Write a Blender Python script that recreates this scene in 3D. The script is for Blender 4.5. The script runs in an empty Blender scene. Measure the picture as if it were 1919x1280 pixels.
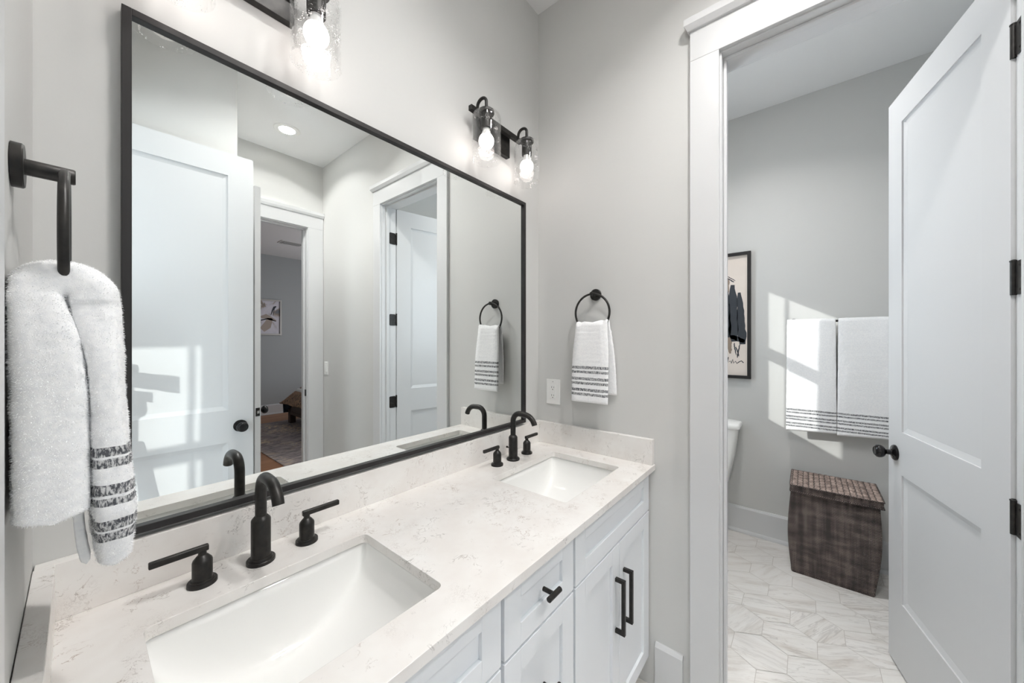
import bpy, math, random
from mathutils import Vector, Matrix, noise
random.seed(7)
PI = math.pi
S = bpy.context.scene
COL = S.collection

# ------------------------------------------------------------ camera
cam_d = bpy.data.cameras.new('camera')
cam = bpy.data.objects.new('camera', cam_d)
COL.objects.link(cam)
CX, CY, CZ = -1.4757, -1.0552, 1.40
YAW = math.radians(39.17)
cam.location = (CX, CY, CZ)
cam.rotation_euler = (PI / 2, 0, YAW - PI / 2)
cam_d.sensor_width = 36.0
cam_d.lens = 668.3 / 1919 * 36.0
cam_d.shift_x = -(966.4 - 959.5) / 1919
cam_d.clip_start = 0.005
cam_d.clip_end = 60
S.camera = cam

# ------------------------------------------------------------ world, sun, daylight, exposure
S.view_settings.view_transform = 'Standard'
S.view_settings.look = 'None'
S.view_settings.gamma = 1
S.view_settings.exposure = 0.28
S.view_settings.use_curve_mapping = False
S.cycles.use_denoising = True
S.cycles.max_bounces = 10
S.cycles.diffuse_bounces = 6
S.cycles.glossy_bounces = 6
S.cycles.transparent_max_bounces = 16
S.cycles.caustics_reflective = False
S.cycles.caustics_refractive = False
S.cycles.sample_clamp_indirect = 6.0
W = bpy.data.worlds.new('sky'); S.world = W; W.use_nodes = True
_bg = W.node_tree.nodes['Background']
_bg.inputs[0].default_value = (0.62, 0.78, 1.0, 1)
_bg.inputs[1].default_value = 1.5
SUN = Vector((0.84, -1.0, -0.55)).normalized()
sd = bpy.data.lights.new('sun', 'SUN'); sd.energy = 2.6; sd.angle = math.radians(0.6)
sd.color = (1.0, 0.98, 0.95)
so = bpy.data.objects.new('sun', sd); COL.objects.link(so)
so.rotation_euler = SUN.to_track_quat('-Z', 'Y').to_euler()


def area(name, loc, direction, sx, sy, power, color):
    d = bpy.data.lights.new(name, 'AREA'); d.shape = 'RECTANGLE'
    d.size = sx; d.size_y = sy; d.energy = power; d.color = color
    o = bpy.data.objects.new(name, d); COL.objects.link(o)
    o.location = loc
    o.rotation_euler = Vector(direction).to_track_quat('-Z', 'Z').to_euler()
    return o


# sky light outside the dressing and toilet windows, then a bedroom fill
area('daylight_dressing_window', (-2.80, 0.16, 1.22), (0, -1, 0), 1.1, 2.1, 92, (0.86, 0.93, 1.0))
area('daylight_toilet_window', (0.70, 0.16, 1.79), (0, -1, 0), 0.40, 1.0, 11, (0.85, 0.92, 1.0))
area('bedroom_fill', (3.05, -4.6, 1.5), (-1, 0, 0), 1.6, 1.5, 40, (0.95, 0.94, 1.0))  # added fill panel inside the bedroom, no window stands behind it

ROOM_H = 3.058

# ------------------------------------------------------------ materials
def hx(r, g, b):
    return tuple(((c / 255) / 12.92 if c / 255 <= 0.04045 else ((c / 255 + 0.055) / 1.055) ** 2.4) for c in (r, g, b)) + (1,)


class NT:
    """small helper around a material's node tree"""
    def __init__(self, name, rough=0.5, col=(0.8, 0.8, 0.8, 1), metal=0.0, spec=0.5):
        self.m = bpy.data.materials.new(name); self.m.use_nodes = True
        self.t = self.m.node_tree; self.b = self.t.nodes['Principled BSDF']
        self.b.inputs['Base Color'].default_value = col
        self.b.inputs['Roughness'].default_value = rough
        self.b.inputs['Metallic'].default_value = metal
        self.b.inputs['Specular IOR Level'].default_value = spec

    def n(self, kind, **kw):
        nd = self.t.nodes.new(kind)
        for k, v in kw.items():
            if k.startswith('i_'):
                nd.inputs[k[2:].replace('_', ' ')].default_value = v
            elif k.startswith('n_'):
                nd.inputs[int(k[2:])].default_value = v
            else:
                setattr(nd, k, v)
        return nd

    def l(self, a, b):
        self.t.links.new(a, b)

    def coord(self, kind='Object', scale=(1, 1, 1), rot=(0, 0, 0)):
        tc = self.n('ShaderNodeTexCoord')
        mp = self.n('ShaderNodeMapping')
        mp.inputs['Scale'].default_value = scale
        mp.inputs['Rotation'].default_value = rot
        self.l(tc.outputs[kind], mp.inputs['Vector'])
        return mp.outputs['Vector']

    def noise(self, vec, scale, detail=3, rough=0.5, dist=0.0):
        nd = self.n('ShaderNodeTexNoise', i_Scale=scale, i_Detail=detail, i_Roughness=rough, i_Distortion=dist)
        self.l(vec, nd.inputs['Vector'])
        return nd.outputs['Fac']

    def ramp(self, fac, stops):
        r = self.n('ShaderNodeValToRGB')
        e = r.color_ramp.elements
        while len(e) < len(stops):
            e.new(0.5)
        for q, (p, c) in zip(e, stops):
            q.position = p; q.color = c if len(c) == 4 else tuple(c) + (1,)
        self.l(fac, r.inputs['Fac'])
        return r.outputs['Color']

    def math(self, op, a, b=None, clamp=False):
        nd = self.n('ShaderNodeMath', operation=op, use_clamp=clamp)
        for i, x in enumerate((a, b)):
            if x is None: continue
            if isinstance(x, (int, float)): nd.inputs[i].default_value = x
            else: self.l(x, nd.inputs[i])
        return nd.outputs[0]

    def mix(self, fac, a, b):
        nd = self.n('ShaderNodeMix', data_type='RGBA')
        for s, x in (('Factor', fac), ('A', a), ('B', b)):
            sock = [i for i in nd.inputs if i.name == s and (i.type == 'RGBA' or s == 'Factor' and i.type == 'VALUE')][0]
            if isinstance(x, (tuple, float, int)): sock.default_value = x
            else: self.l(x, sock)
        return [o for o in nd.outputs if o.type == 'RGBA'][0]

    def bump(self, height, strength=0.2, dist=0.002):
        nd = self.n('ShaderNodeBump', i_Strength=strength, i_Distance=dist)
        self.l(height, nd.inputs['Height'])
        self.l(nd.outputs['Normal'], self.b.inputs['Normal'])

    def col(self, c):
        self.l(c, self.b.inputs['Base Color'])


def paint(name, col, rough=0.55, bump=0.06, scale=90, spec=0.4):
    m = NT(name, rough, col, spec=spec)
    m.bump(m.noise(m.coord(), scale, 3), bump, 0.002)
    return m.m


M = {}
M['wall'] = paint('wall_paint', hx(207, 207, 205), 0.6, 0.10, 60)
M['ceiling'] = paint('ceiling_paint', hx(236, 236, 236), 0.8, 0.08, 80)
M['trim'] = paint('trim_paint', hx(212, 213, 214), 0.28, 0.03, 30)
M['door'] = paint('door_paint', hx(204, 205, 206), 0.33, 0.04, 25)
M['cabinet'] = paint('cabinet_paint', hx(234, 237, 240), 0.35, 0.02, 40)
M['bedroom_wall'] = paint('bedroom_wall_paint', hx(172, 176, 177), 0.7, 0.05, 60)
M['plastic'] = paint('white_plastic', hx(238, 238, 236), 0.3, 0.0, 40)
M['slot'] = NT('dark_slot', 0.6, (0.03, 0.03, 0.03, 1)).m
M['porcelain'] = NT('porcelain', 0.07, hx(240, 240, 238), spec=0.5).m


def black_metal():
    m = NT('oil_rubbed_bronze', 0.38, (0.017, 0.016, 0.015, 1), 0.35)
    v = m.coord()
    m.col(m.ramp(m.noise(v, 60, 4), [(0.35, (0.011, 0.0105, 0.010)), (0.75, (0.030, 0.027, 0.024))]))
    m.bump(m.noise(v, 400, 2), 0.08, 0.0004)
    return m.m


M['black'] = black_metal()
M['knob'] = NT('dark_polished_knob', 0.12, (0.012, 0.011, 0.012, 1), 0.5).m
M['frame'] = NT('satin_black_frame', 0.42, (0.020, 0.018, 0.018, 1), 0.2).m
mm = NT('silvered_glass', 0.0, (0.90, 0.925, 0.915, 1), 1.0); M['mirror'] = mm.m


def quartz():
    m = NT('veined_white_quartz', 0.16, spec=0.5)
    v = m.coord()
    warp = m.noise(v, 9, 3, 0.6)
    # short broken hair-line marks: a contour of one noise, kept only where a second is high
    a = m.noise(v, 26, 5, 0.62, 1.2)
    band = m.math('ABSOLUTE', m.math('SUBTRACT', a, 0.5))
    line = m.math('SUBTRACT', 1.0, m.math('MULTIPLY', band, 62), True)
    keep = m.ramp(m.noise(v, 17, 4, 0.6, 0.4), [(0.52, (0, 0, 0)), (0.62, (1, 1, 1))])
    mk = m.math('MULTIPLY', line, keep)
    fine = m.noise(v, 75, 4, 0.7, 1.5)
    fb = m.math('ABSOLUTE', m.math('SUBTRACT', fine, 0.5))
    fl = m.math('SUBTRACT', 1.0, m.math('MULTIPLY', fb, 45), True)
    k2 = m.ramp(m.noise(v, 11, 3, 0.6, 0.2), [(0.55, (0, 0, 0)), (0.68, (1, 1, 1))])
    mk2 = m.math('MULTIPLY', m.math('MULTIPLY', fl, k2), 0.55)
    base = m.ramp(warp, [(0.35, hx(227, 223, 219)), (0.65, hx(234, 232, 229))])
    tint = m.ramp(m.noise(v, 5, 2), [(0.4, hx(118, 112, 108)), (0.6, hx(165, 146, 134))])
    c = m.mix(m.math('MULTIPLY', mk, 0.78), base, tint)
    c = m.mix(mk2, c, hx(160, 150, 142))
    m.col(c)
    return m.m


M['quartz'] = quartz()


def marble_tile():
    m = NT('marble_hex_tile', 0.30, spec=0.4)
    at = m.n('ShaderNodeAttribute', attribute_name='tile')
    sep = m.n('ShaderNodeSeparateColor'); m.l(at.outputs['Color'], sep.inputs[0])
    tc = m.n('ShaderNodeTexCoord')
    ang = m.math('ADD', m.math('MULTIPLY', sep.outputs[0], 1.5), 0.1)
    rot = m.n('ShaderNodeVectorRotate', rotation_type='Z_AXIS')
    m.l(tc.outputs['Object'], rot.inputs['Vector']); m.l(ang, rot.inputs['Angle'])
    off = m.n('ShaderNodeVectorMath', operation='MULTIPLY_ADD')
    m.l(at.outputs['Color'], off.inputs[0]); off.inputs[1].default_value = (9, 7, 5)
    m.l(rot.outputs[0], off.inputs[2])
    mp = m.n('ShaderNodeMapping'); mp.inputs['Scale'].default_value = (2.2, 15, 3)
    m.l(off.outputs[0], mp.inputs['Vector'])
    n1 = m.noise(mp.outputs[0], 1.4, 6, 0.6, 0.5)
    c = m.ramp(n1, [(0.28, hx(204, 197, 190)), (0.40, hx(220, 216, 211)), (0.50, hx(228, 225, 221)), (0.72, hx(232, 230, 227))])
    mp2 = m.n('ShaderNodeMapping'); mp2.inputs['Scale'].default_value = (3, 26, 3)
    m.l(off.outputs[0], mp2.inputs['Vector'])
    n2 = m.noise(mp2.outputs[0], 1.1, 5, 0.6, 0.8)
    vb = m.math('SUBTRACT', 1.0, m.math('MULTIPLY', m.math('ABSOLUTE', m.math('SUBTRACT', n2, 0.5)), 30), True)
    vk = m.math('MULTIPLY', vb, m.math('MULTIPLY', sep.outputs[1], 0.42))
    m.col(m.mix(vk, c, hx(158, 151, 145)))
    return m.m


M['tile'] = marble_tile()
M['grout'] = paint('grout', hx(196, 191, 185), 0.9, 0.1, 200)


def wood_floor():
    m = NT('oak_boards', 0.45)
    v = m.coord(scale=(1, 1, 1))
    br = m.n('ShaderNodeTexBrick', offset=0.4)
    br.inputs['Scale'].default_value = 1.0
    br.inputs['Brick Width'].default_value = 1.3
    br.inputs['Row Height'].default_value = 0.14
    br.inputs['Mortar Size'].default_value = 0.002
    br.inputs['Color1'].default_value = hx(160, 112, 78)
    br.inputs['Color2'].default_value = hx(182, 134, 98)
    br.inputs['Mortar'].default_value = hx(90, 60, 42)
    m.l(v, br.inputs['Vector'])
    g = m.noise(m.coord(scale=(2, 30, 2)), 3, 5, 0.6)
    m.col(m.mix(m.math('MULTIPLY', g, 0.5), br.outputs['Color'], hx(120, 82, 56)))
    return m.m


M['oak'] = wood_floor()


def rug_mat():
    m = NT('mottled_rug', 0.95)
    v = m.coord()
    a = m.noise(v, 3.2, 5, 0.62, 2.4)
    vein = m.math('SUBTRACT', 1.0, m.math('MULTIPLY', m.math('ABSOLUTE', m.math('SUBTRACT', a, 0.5)), 26), True)
    base = m.ramp(m.noise(m.coord(scale=(1, 3, 1)), 7, 6, 0.7), [(0.35, hx(96, 93, 100)), (0.5, hx(150, 140, 140)), (0.68, hx(190, 178, 172))])
    k = m.ramp(m.noise(v, 1.4, 2), [(0.42, (0, 0, 0)), (0.6, (1, 1, 1))])
    m.col(m.mix(m.math('MULTIPLY', vein, m.math('MULTIPLY', k, 0.9)), base, hx(245, 215, 175)))
    m.bump(m.noise(v, 150, 2), 0.4, 0.004)
    return m.m


M['rug'] = rug_mat()


def duvet_mat():
    m = NT('mottled_duvet', 0.9)
    v = m.coord()
    a = m.noise(v, 22, 5, 0.7, 1.5)
    m.col(m.ramp(a, [(0.36, hx(78, 70, 68)), (0.47, hx(132, 110, 94)), (0.56, hx(186, 150, 118)), (0.7, hx(120, 112, 110))]))
    return m.m


M['duvet'] = duvet_mat()
M['navy'] = paint('navy_lining', hx(48, 58, 70), 0.9, 0.1, 100)
M['darkwood'] = paint('dark_stained_wood', hx(74, 62, 55), 0.5, 0.1, 40)
M['hinge'] = M['black']


def wicker():
    m = NT('dark_woven_rattan', 0.6)
    v = m.coord()
    sx = m.n('ShaderNodeSeparateXYZ'); m.l(v, sx.inputs[0])
    # weave: stakes run up (vary along y+x), strands run round (vary along z)
    u = m.math('ADD', sx.outputs[0], sx.outputs[1])
    a = m.math('SINE', m.math('MULTIPLY', u, 2 * PI / 0.0095))
    zph = m.math('MULTIPLY', sx.outputs[2], 2 * PI / 0.0075)
    b = m.math('SINE', m.math('ADD', zph, m.math('MULTIPLY', m.math('SIGN', a), PI / 2)))
    h = m.math('ADD', m.math('MULTIPLY', b, 0.5), m.math('MULTIPLY', m.math('ABSOLUTE', a), 0.5))
    cell = m.noise(m.coord(scale=(40, 40, 3)), 1.0, 2, 0.6)
    cell2 = m.noise(m.coord(scale=(8, 8, 30)), 1.0, 2, 0.6)
    c1 = m.ramp(m.math('MULTIPLY', m.math('ADD', cell, cell2), 0.5), [(0.38, hx(76, 67, 65)), (0.5, hx(116, 101, 97)), (0.62, hx(154, 138, 131))])
    dark = m.ramp(h, [(0.0, (0.0, 0.0, 0.0)), (0.45, (1, 1, 1))])
    m.col(m.mix(dark, hx(34, 30, 30), c1))
    m.bump(h, 0.9, 0.003)
    return m.m


M['wicker'] = wicker()


def wicker_lid():
    m = NT('chunky_woven_lid', 0.6)
    v = m.coord()
    sx = m.n('ShaderNodeSeparateXYZ'); m.l(v, sx.inputs[0])
    a = m.math('SINE', m.math('MULTIPLY', sx.outputs[1], 2 * PI / 0.052))
    b = m.math('SINE', m.math('ADD', m.math('MULTIPLY', sx.outputs[0], 2 * PI / 0.05), m.math('MULTIPLY', m.math('SIGN', a), PI / 2)))
    f = m.math('SINE', m.math('MULTIPLY', sx.outputs[0], 2 * PI / 0.006))
    h = m.math('ADD', m.math('MULTIPLY', m.math('ABSOLUTE', a), 0.8), m.math('MULTIPLY', b, 0.15))
    c = m.ramp(m.noise(m.coord(scale=(30, 30, 30)), 1.0, 3, 0.6), [(0.35, hx(122, 106, 99)), (0.65, hx(190, 169, 158))])
    dark = m.ramp(h, [(0.0, (0, 0, 0)), (0.4, (1, 1, 1))])
    m.col(m.mix(dark, hx(60, 50, 48), c))
    m.bump(m.math('ADD', h, m.math('MULTIPLY', f, 0.15)), 0.8, 0.006)
    return m.m


M['wicker_lid'] = wicker_lid()


def towel_mat(name, bands, thr, sign, scale=1.0, axis=0, hatch=420.0):
    """bands: list of (z0, z1); stripes only where sign*(coordinate) > thr"""
    m = NT(name, 0.95, spec=0.15)
    v = m.coord('Object')
    geo = m.n('ShaderNodeNewGeometry')
    sx = m.n('ShaderNodeSeparateXYZ'); m.l(geo.outputs['Position'], sx.inputs[0])
    z = m.math('ADD', sx.outputs[2], m.math('MULTIPLY', m.math('SUBTRACT', m.noise(v, 60, 2), 0.5), 0.004))
    tot = None
    for z0, z1 in bands:
        k = m.math('MULTIPLY', m.math('GREATER_THAN', z, z0), m.math('LESS_THAN', z, z1))
        tot = k if tot is None else m.math('ADD', tot, k)
    side = m.math('GREATER_THAN', m.math('MULTIPLY', sx.outputs[axis], sign), thr)
    tot = m.math('MULTIPLY', tot, side)
    # woven diagonal hatch inside the stripe
    mpz = m.n('ShaderNodeMapping'); mpz.inputs['Scale'].default_value = (1, 1, 0.33)
    m.l(geo.outputs['Position'], mpz.inputs['Vector'])
    nn = m.noise(mpz.outputs[0], hatch, 2, 0.6, 0.3)
    hk = m.ramp(nn, [(0.40, (0.10, 0.10, 0.10)), (0.56, (1, 1, 1))])
    grey = m.mix(hk, hx(225, 225, 225), hx(92, 94, 99))
    base = m.ramp(m.noise(v, 150, 3, 0.6), [(0.3, hx(240, 241, 243)), (0.7, hx(252, 252, 252))])
    m.col(m.mix(tot, base, grey))
    m.bump(m.noise(v, 420 / scale, 3, 0.7), 0.28, 0.002)
    return m.m


def glass_thin(name, seeds=False, tint=(0.985, 0.985, 0.985, 1), edge=0.45):
    m = NT(name, 0.05)
    t = m.t; out = t.nodes['Material Output']; t.nodes.remove(m.b)
    tr = m.n('ShaderNodeBsdfTransparent'); tr.inputs[0].default_value = tint
    gl = m.n('ShaderNodeBsdfGlossy', i_Roughness=0.03); gl.inputs[0].default_value = (1, 1, 1, 1)
    lw = m.n('ShaderNodeLayerWeight', i_Blend=0.35)
    fac = m.math('MULTIPLY', m.math('POWER', lw.outputs['Facing'], 2.2), edge)
    fac = m.math('ADD', fac, 0.022, True)
    mx = m.n('ShaderNodeMixShader'); m.l(fac, mx.inputs[0]); m.l(tr.outputs[0], mx.inputs[1]); m.l(gl.outputs[0], mx.inputs[2])
    last = mx
    if seeds:
        v = m.coord()
        vo = m.n('ShaderNodeTexVoronoi', i_Scale=200); m.l(v, vo.inputs['Vector'])
        nz = m.noise(v, 45, 3)
        dot = m.math('LESS_THAN', vo.outputs['Distance'], m.math('MULTIPLY', m.math('SUBTRACT', nz, 0.42, True), 1.6))
        df = m.n('ShaderNodeBsdfTranslucent'); df.inputs[0].default_value = (0.95, 0.95, 0.95, 1)
        d2 = m.n('ShaderNodeBsdfDiffuse'); d2.inputs[0].default_value = (0.95, 0.95, 0.95, 1)
        ad = m.n('ShaderNodeMixShader', n_0=0.5); m.l(df.outputs[0], ad.inputs[1]); m.l(d2.outputs[0], ad.inputs[2])
        m2 = m.n('ShaderNodeMixShader'); m.l(m.math('MULTIPLY', dot, 0.30), m2.inputs[0]); m.l(mx.outputs[0], m2.inputs[1]); m.l(ad.outputs[0], m2.inputs[2])
        last = m2
    m.l(last.outputs[0], out.inputs['Surface'])
    return m.m


M['shade'] = glass_thin('seeded_clear_glass', True)
M['pane'] = glass_thin('window_glass', False, (0.97, 0.985, 0.98, 1), 0.4)


def emit(name, col, strength):
    m = NT(name, 0.5, col)
    m.b.inputs['Emission Color'].default_value = col
    m.b.inputs['Emission Strength'].default_value = strength
    return m.m


M['bulb'] = emit('lit_bulb', (1.0, 0.91, 0.87, 1), 11)
M['can'] = emit('lit_ceiling_lens', (1.0, 0.97, 0.93, 1), 60)


# ------------------------------------------------------------ mesh helpers
class MB:
    def __init__(self):
        self.v = []; self.f = []; self.mi = []; self.cur = 0

    def add(self, vs, fs):
        o = len(self.v); self.v += [tuple(x) for x in vs]
        for f in fs: self.f.append([o + i for i in f]); self.mi.append(self.cur)
        return self

    def box(self, x0, x1, y0, y1, z0, z1):
        x0, x1 = min(x0, x1), max(x0, x1); y0, y1 = min(y0, y1), max(y0, y1); z0, z1 = min(z0, z1), max(z0, z1)
        vs = [(x0, y0, z0), (x1, y0, z0), (x1, y1, z0), (x0, y1, z0), (x0, y0, z1), (x1, y0, z1), (x1, y1, z1), (x0, y1, z1)]
        return self.add(vs, [(0, 3, 2, 1), (4, 5, 6, 7), (0, 1, 5, 4), (1, 2, 6, 5), (2, 3, 7, 6), (3, 0, 4, 7)])

    def obox(self, c, ax, ay, az, hx_, hy, hz):
        c = Vector(c); vs = []
        for sz in (-1, 1):
            for sx, sy in ((-1, -1), (1, -1), (1, 1), (-1, 1)):
                vs.append(c + ax * hx_ * sx + ay * hy * sy + az * hz * sz)
        return self.add(vs, [(0, 3, 2, 1), (4, 5, 6, 7), (0, 1, 5, 4), (1, 2, 6, 5), (2, 3, 7, 6), (3, 0, 4, 7)])

    def lathe(self, base, axis, prof, n=32, caps=True):
        """prof: (radius, height along axis)"""
        base = Vector(base); a = Vector(axis).normalized()
        u = a.orthogonal().normalized(); w = a.cross(u)
        vs = []; fs = []
        for r, h in prof:
            for k in range(n):
                t = 2 * PI * k / n
                vs.append(base + a * h + (u * math.cos(t) + w * math.sin(t)) * max(r, 1e-5))
        for i in range(len(prof) - 1):
            for k in range(n):
                k2 = (k + 1) % n
                fs.append((i * n + k, i * n + k2, (i + 1) * n + k2, (i + 1) * n + k))
        if caps:
            fs.append(tuple(range(n))[::-1]); fs.append(tuple((len(prof) - 1) * n + k for k in range(n)))
        return self.add(vs, fs)

    def cyl(self, a, b, r, n=24, r2=None):
        a = Vector(a); b = Vector(b)
        return self.lathe(a, b - a, [(r, 0), (r if r2 is None else r2, (b - a).length)], n)

    def tube(self, pts, r, n=16, closed=False):
        pts = [Vector(p) for p in pts]; N = len(pts); vs = []; fs = []
        prev = None
        for i, p in enumerate(pts):
            if closed: t = (pts[(i + 1) % N] - pts[i - 1])
            else: t = pts[min(i + 1, N - 1)] - pts[max(i - 1, 0)]
            t.normalize()
            if prev is None: u = t.orthogonal().normalized()
            else:
                u = prev - t * prev.dot(t); u.normalize()
            prev = u; w = t.cross(u)
            rr = r[i] if isinstance(r, (list, tuple)) else r
            for k in range(n):
                a = 2 * PI * k / n
                vs.append(p + (u * math.cos(a) + w * math.sin(a)) * rr)
        for i in range(N if closed else N - 1):
            j = (i + 1) % N
            for k in range(n):
                k2 = (k + 1) % n
                fs.append((i * n + k, i * n + k2, j * n + k2, j * n + k))
        if not closed:
            fs.append(tuple(range(n))[::-1]); fs.append(tuple((N - 1) * n + k for k in range(n)))
        return self.add(vs, fs)

    def grid(self, fn, nu, nv, closed_u=False):
        vs = []; fs = []
        for j in range(nv + 1):
            for i in range(nu + (0 if closed_u else 1)):
                vs.append(fn(i / nu, j / nv))
        w = nu if closed_u else nu + 1
        for j in range(nv):
            for i in range(nu):
                i2 = (i + 1) % w if closed_u else i + 1
                fs.append((j * w + i, j * w + i2, (j + 1) * w + i2, (j + 1) * w + i))
        return self.add(vs, fs)

    def prism(self, poly, axis_from, axis_to, plane):
        """poly of 2-D points; plane 'xz','yz','xy'; extruded along the third axis"""
        def mk(p, t):
            if plane == 'xz': return (p[0], t, p[1])
            if plane == 'yz': return (t, p[0], p[1])
            return (p[0], p[1], t)
        n = len(poly)
        vs = [mk(p, axis_from) for p in poly] + [mk(p, axis_to) for p in poly]
        fs = [tuple(range(n))[::-1], tuple(range(n, 2 * n))] + [(i, (i + 1) % n, n + (i + 1) % n, n + i) for i in range(n)]
        return self.add(vs, fs)


def build(name, mb, mats, parent=None, bevel=0.0, seg=2, smooth=35, loc=None, subsurf=0):
    me = bpy.data.meshes.new(name)
    off = Vector(loc) if loc is not None else Vector((0, 0, 0))
    me.from_pydata([Vector(v) - off for v in mb.v], [], mb.f)
    if not isinstance(mats, (list, tuple)): mats = [mats]
    for m in mats: me.materials.append(m)
    me.polygons.foreach_set('material_index', mb.mi)
    me.validate(); me.update()
    import bmesh
    bm = bmesh.new(); bm.from_mesh(me); bmesh.ops.recalc_face_normals(bm, faces=bm.faces); bm.to_mesh(me); bm.free()
    if smooth:
        me.polygons.foreach_set('use_smooth', [True] * len(me.polygons))
        me.set_sharp_from_angle(angle=math.radians(smooth))
    o = bpy.data.objects.new(name, me); COL.objects.link(o)
    o.location = off
    if parent is not None:
        o.parent = parent
        o.location = off - PW(parent)
    if bevel > 0:
        b = o.modifiers.new('bevel', 'BEVEL'); b.width = bevel; b.segments = seg; b.limit_method = 'ANGLE'
        b.angle_limit = math.radians(50); b.harden_normals = False
    if subsurf:
        s = o.modifiers.new('sub', 'SUBSURF'); s.levels = subsurf; s.render_levels = subsurf
    return o


def PW(o):
    """world position of an unrotated chain"""
    p = Vector(o.location)
    while o.parent is not None:
        o = o.parent; p += Vector(o.location)
    return p


def thing(name, label, cat, loc, group=None):
    o = bpy.data.objects.new(name, None); COL.objects.link(o)
    o.empty_display_size = 0.05
    o.location = loc; o['label'] = label; o['category'] = cat
    if group: o['group'] = group
    return o


def tag(o, label, cat, group=None):
    o['label'] = label; o['category'] = cat
    if group: o['group'] = group
    return o


def struct(name, mb, mat, **kw):
    o = build(name, mb, mat, **kw); o['kind'] = 'structure'; return o


def lab(o, s):
    o['label'] = s; return o


# ------------------------------------------------------------ room shell
DH = 2.446           # height of the door openings
WX = -1.526          # west wall of the bathroom
# north (mirror) wall
struct('wall_north', MB().box(-1.641, 0.0, 0.0, 0.115, 0, ROOM_H), M['wall'], smooth=0)
# east wall with the toilet-room door opening
T_Y0, T_Y1 = -0.803, -1.508
m = MB().box(0, 0.115, 0.115, T_Y0, 0, ROOM_H).box(0, 0.115, T_Y1, -2.665, 0, ROOM_H).box(0, 0.115, T_Y0, T_Y1, DH + 0.015, ROOM_H)
struct('wall_east', m, M['wall'], smooth=0)
# west wall: short wing beside the vanity, doorway, and the bit behind the open door
W_Y0, W_Y1 = -0.735, -1.485
m = MB().box(-1.641, WX, 0.0, W_Y0, 0, ROOM_H).box(-1.641, WX, W_Y1, -1.665, 0, ROOM_H).box(-1.641, WX, W_Y0, W_Y1, DH + 0.015, ROOM_H)
struct('wall_west', m, M['wall'], smooth=0)
# south wall behind the open door and the side of the passage
m = MB().box(WX, -0.885, -1.56, -1.665, 0, ROOM_H).box(-0.985, -0.885, -1.665, -2.55, 0, ROOM_H)
struct('wall_south', m, M['wall'], smooth=0)
# end wall of the passage with the bedroom door opening
B_X0, B_X1 = -0.85, -0.128
m = MB().box(-0.985, B_X0, -2.55, -2.665, 0, ROOM_H).box(B_X1, 0.0, -2.55, -2.665, 0, ROOM_H).box(B_X0, B_X1, -2.55, -2.665, DH + 0.015, ROOM_H)
struct('wall_passage_south', m, M['wall'], smooth=0)
# toilet room
TX = 1.61
tw = dict(x0=0.493, x1=0.911, z0=1.303, z1=2.268)
m = MB().box(0.115, tw['x0'], 0, 0.1, 0, ROOM_H).box(tw['x1'], TX + 0.1, 0, 0.1, 0, ROOM_H)
m.box(tw['x0'], tw['x1'], 0, 0.1, 0, tw['z0']).box(tw['x0'], tw['x1'], 0, 0.1, tw['z1'], ROOM_H)
struct('wall_toilet_north', m, M['wall'], smooth=0)
struct('wall_toilet_east', MB().box(TX, TX + 0.1, 0, -1.8, 0, ROOM_H), M['wall'], smooth=0)
struct('wall_toilet_south', MB().box(0.115, TX, -1.7, -1.8, 0, ROOM_H), M['wall'], smooth=0)
# dressing room where the photographer stands (its window throws the sun)
dw = dict(x0=-3.30, x1=-2.281, z0=0.22, z1=2.235)
m = MB().box(-3.8, dw['x0'], 0, 0.1, 0, ROOM_H).box(dw['x1'], -1.641, 0, 0.1, 0, ROOM_H)
m.box(dw['x0'], dw['x1'], 0, 0.1, 0, dw['z0']).box(dw['x0'], dw['x1'], 0, 0.1, dw['z1'], ROOM_H)
struct('wall_dressing_north', m, M['wall'], smooth=0)
struct('wall_dressing_west', MB().box(-3.9, -3.8, 0.1, -2.4, 0, ROOM_H), M['wall'], smooth=0)
struct('wall_dressing_south', MB().box(-3.9, -1.541, -2.4, -2.5, 0, ROOM_H), M['wall'], smooth=0)
struct('wall_dressing_east', MB().box(-1.641, WX, -1.665, -2.4, 0, ROOM_H), M['wall'], smooth=0)
# bedroom
BY = -6.95
struct('wall_bedroom_south', MB().box(-1.7, 3.2, BY, BY - 0.1, 0, ROOM_H), M['bedroom_wall'], smooth=0)
struct('wall_bedroom_west', MB().box(-1.8, -1.7, -2.665, BY - 0.1, 0, ROOM_H), M['bedroom_wall'], smooth=0)
struct('wall_bedroom_east', MB().box(3.2, 3.3, -2.665, BY - 0.1, 0, ROOM_H), M['bedroom_wall'], smooth=0)
m = MB().box(-1.7, B_X0, -2.665, -2.69, 0, ROOM_H).box(B_X1, 3.2, -2.665, -2.69, 0, ROOM_H).box(B_X0, B_X1, -2.665, -2.69, DH + 0.015, ROOM_H)
struct('wall_bedroom_north', m, M['bedroom_wall'], smooth=0)
# ceilings
struct('ceiling', MB().box(-3.9, 1.75, 0.2, -2.69, ROOM_H, ROOM_H + 0.1), M['ceiling'], smooth=0)
struct('ceiling_bedroom', MB().box(-1.8, 3.3, -2.69, BY - 0.1, ROOM_H, ROOM_H + 0.1), M['ceiling'], smooth=0)


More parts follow.
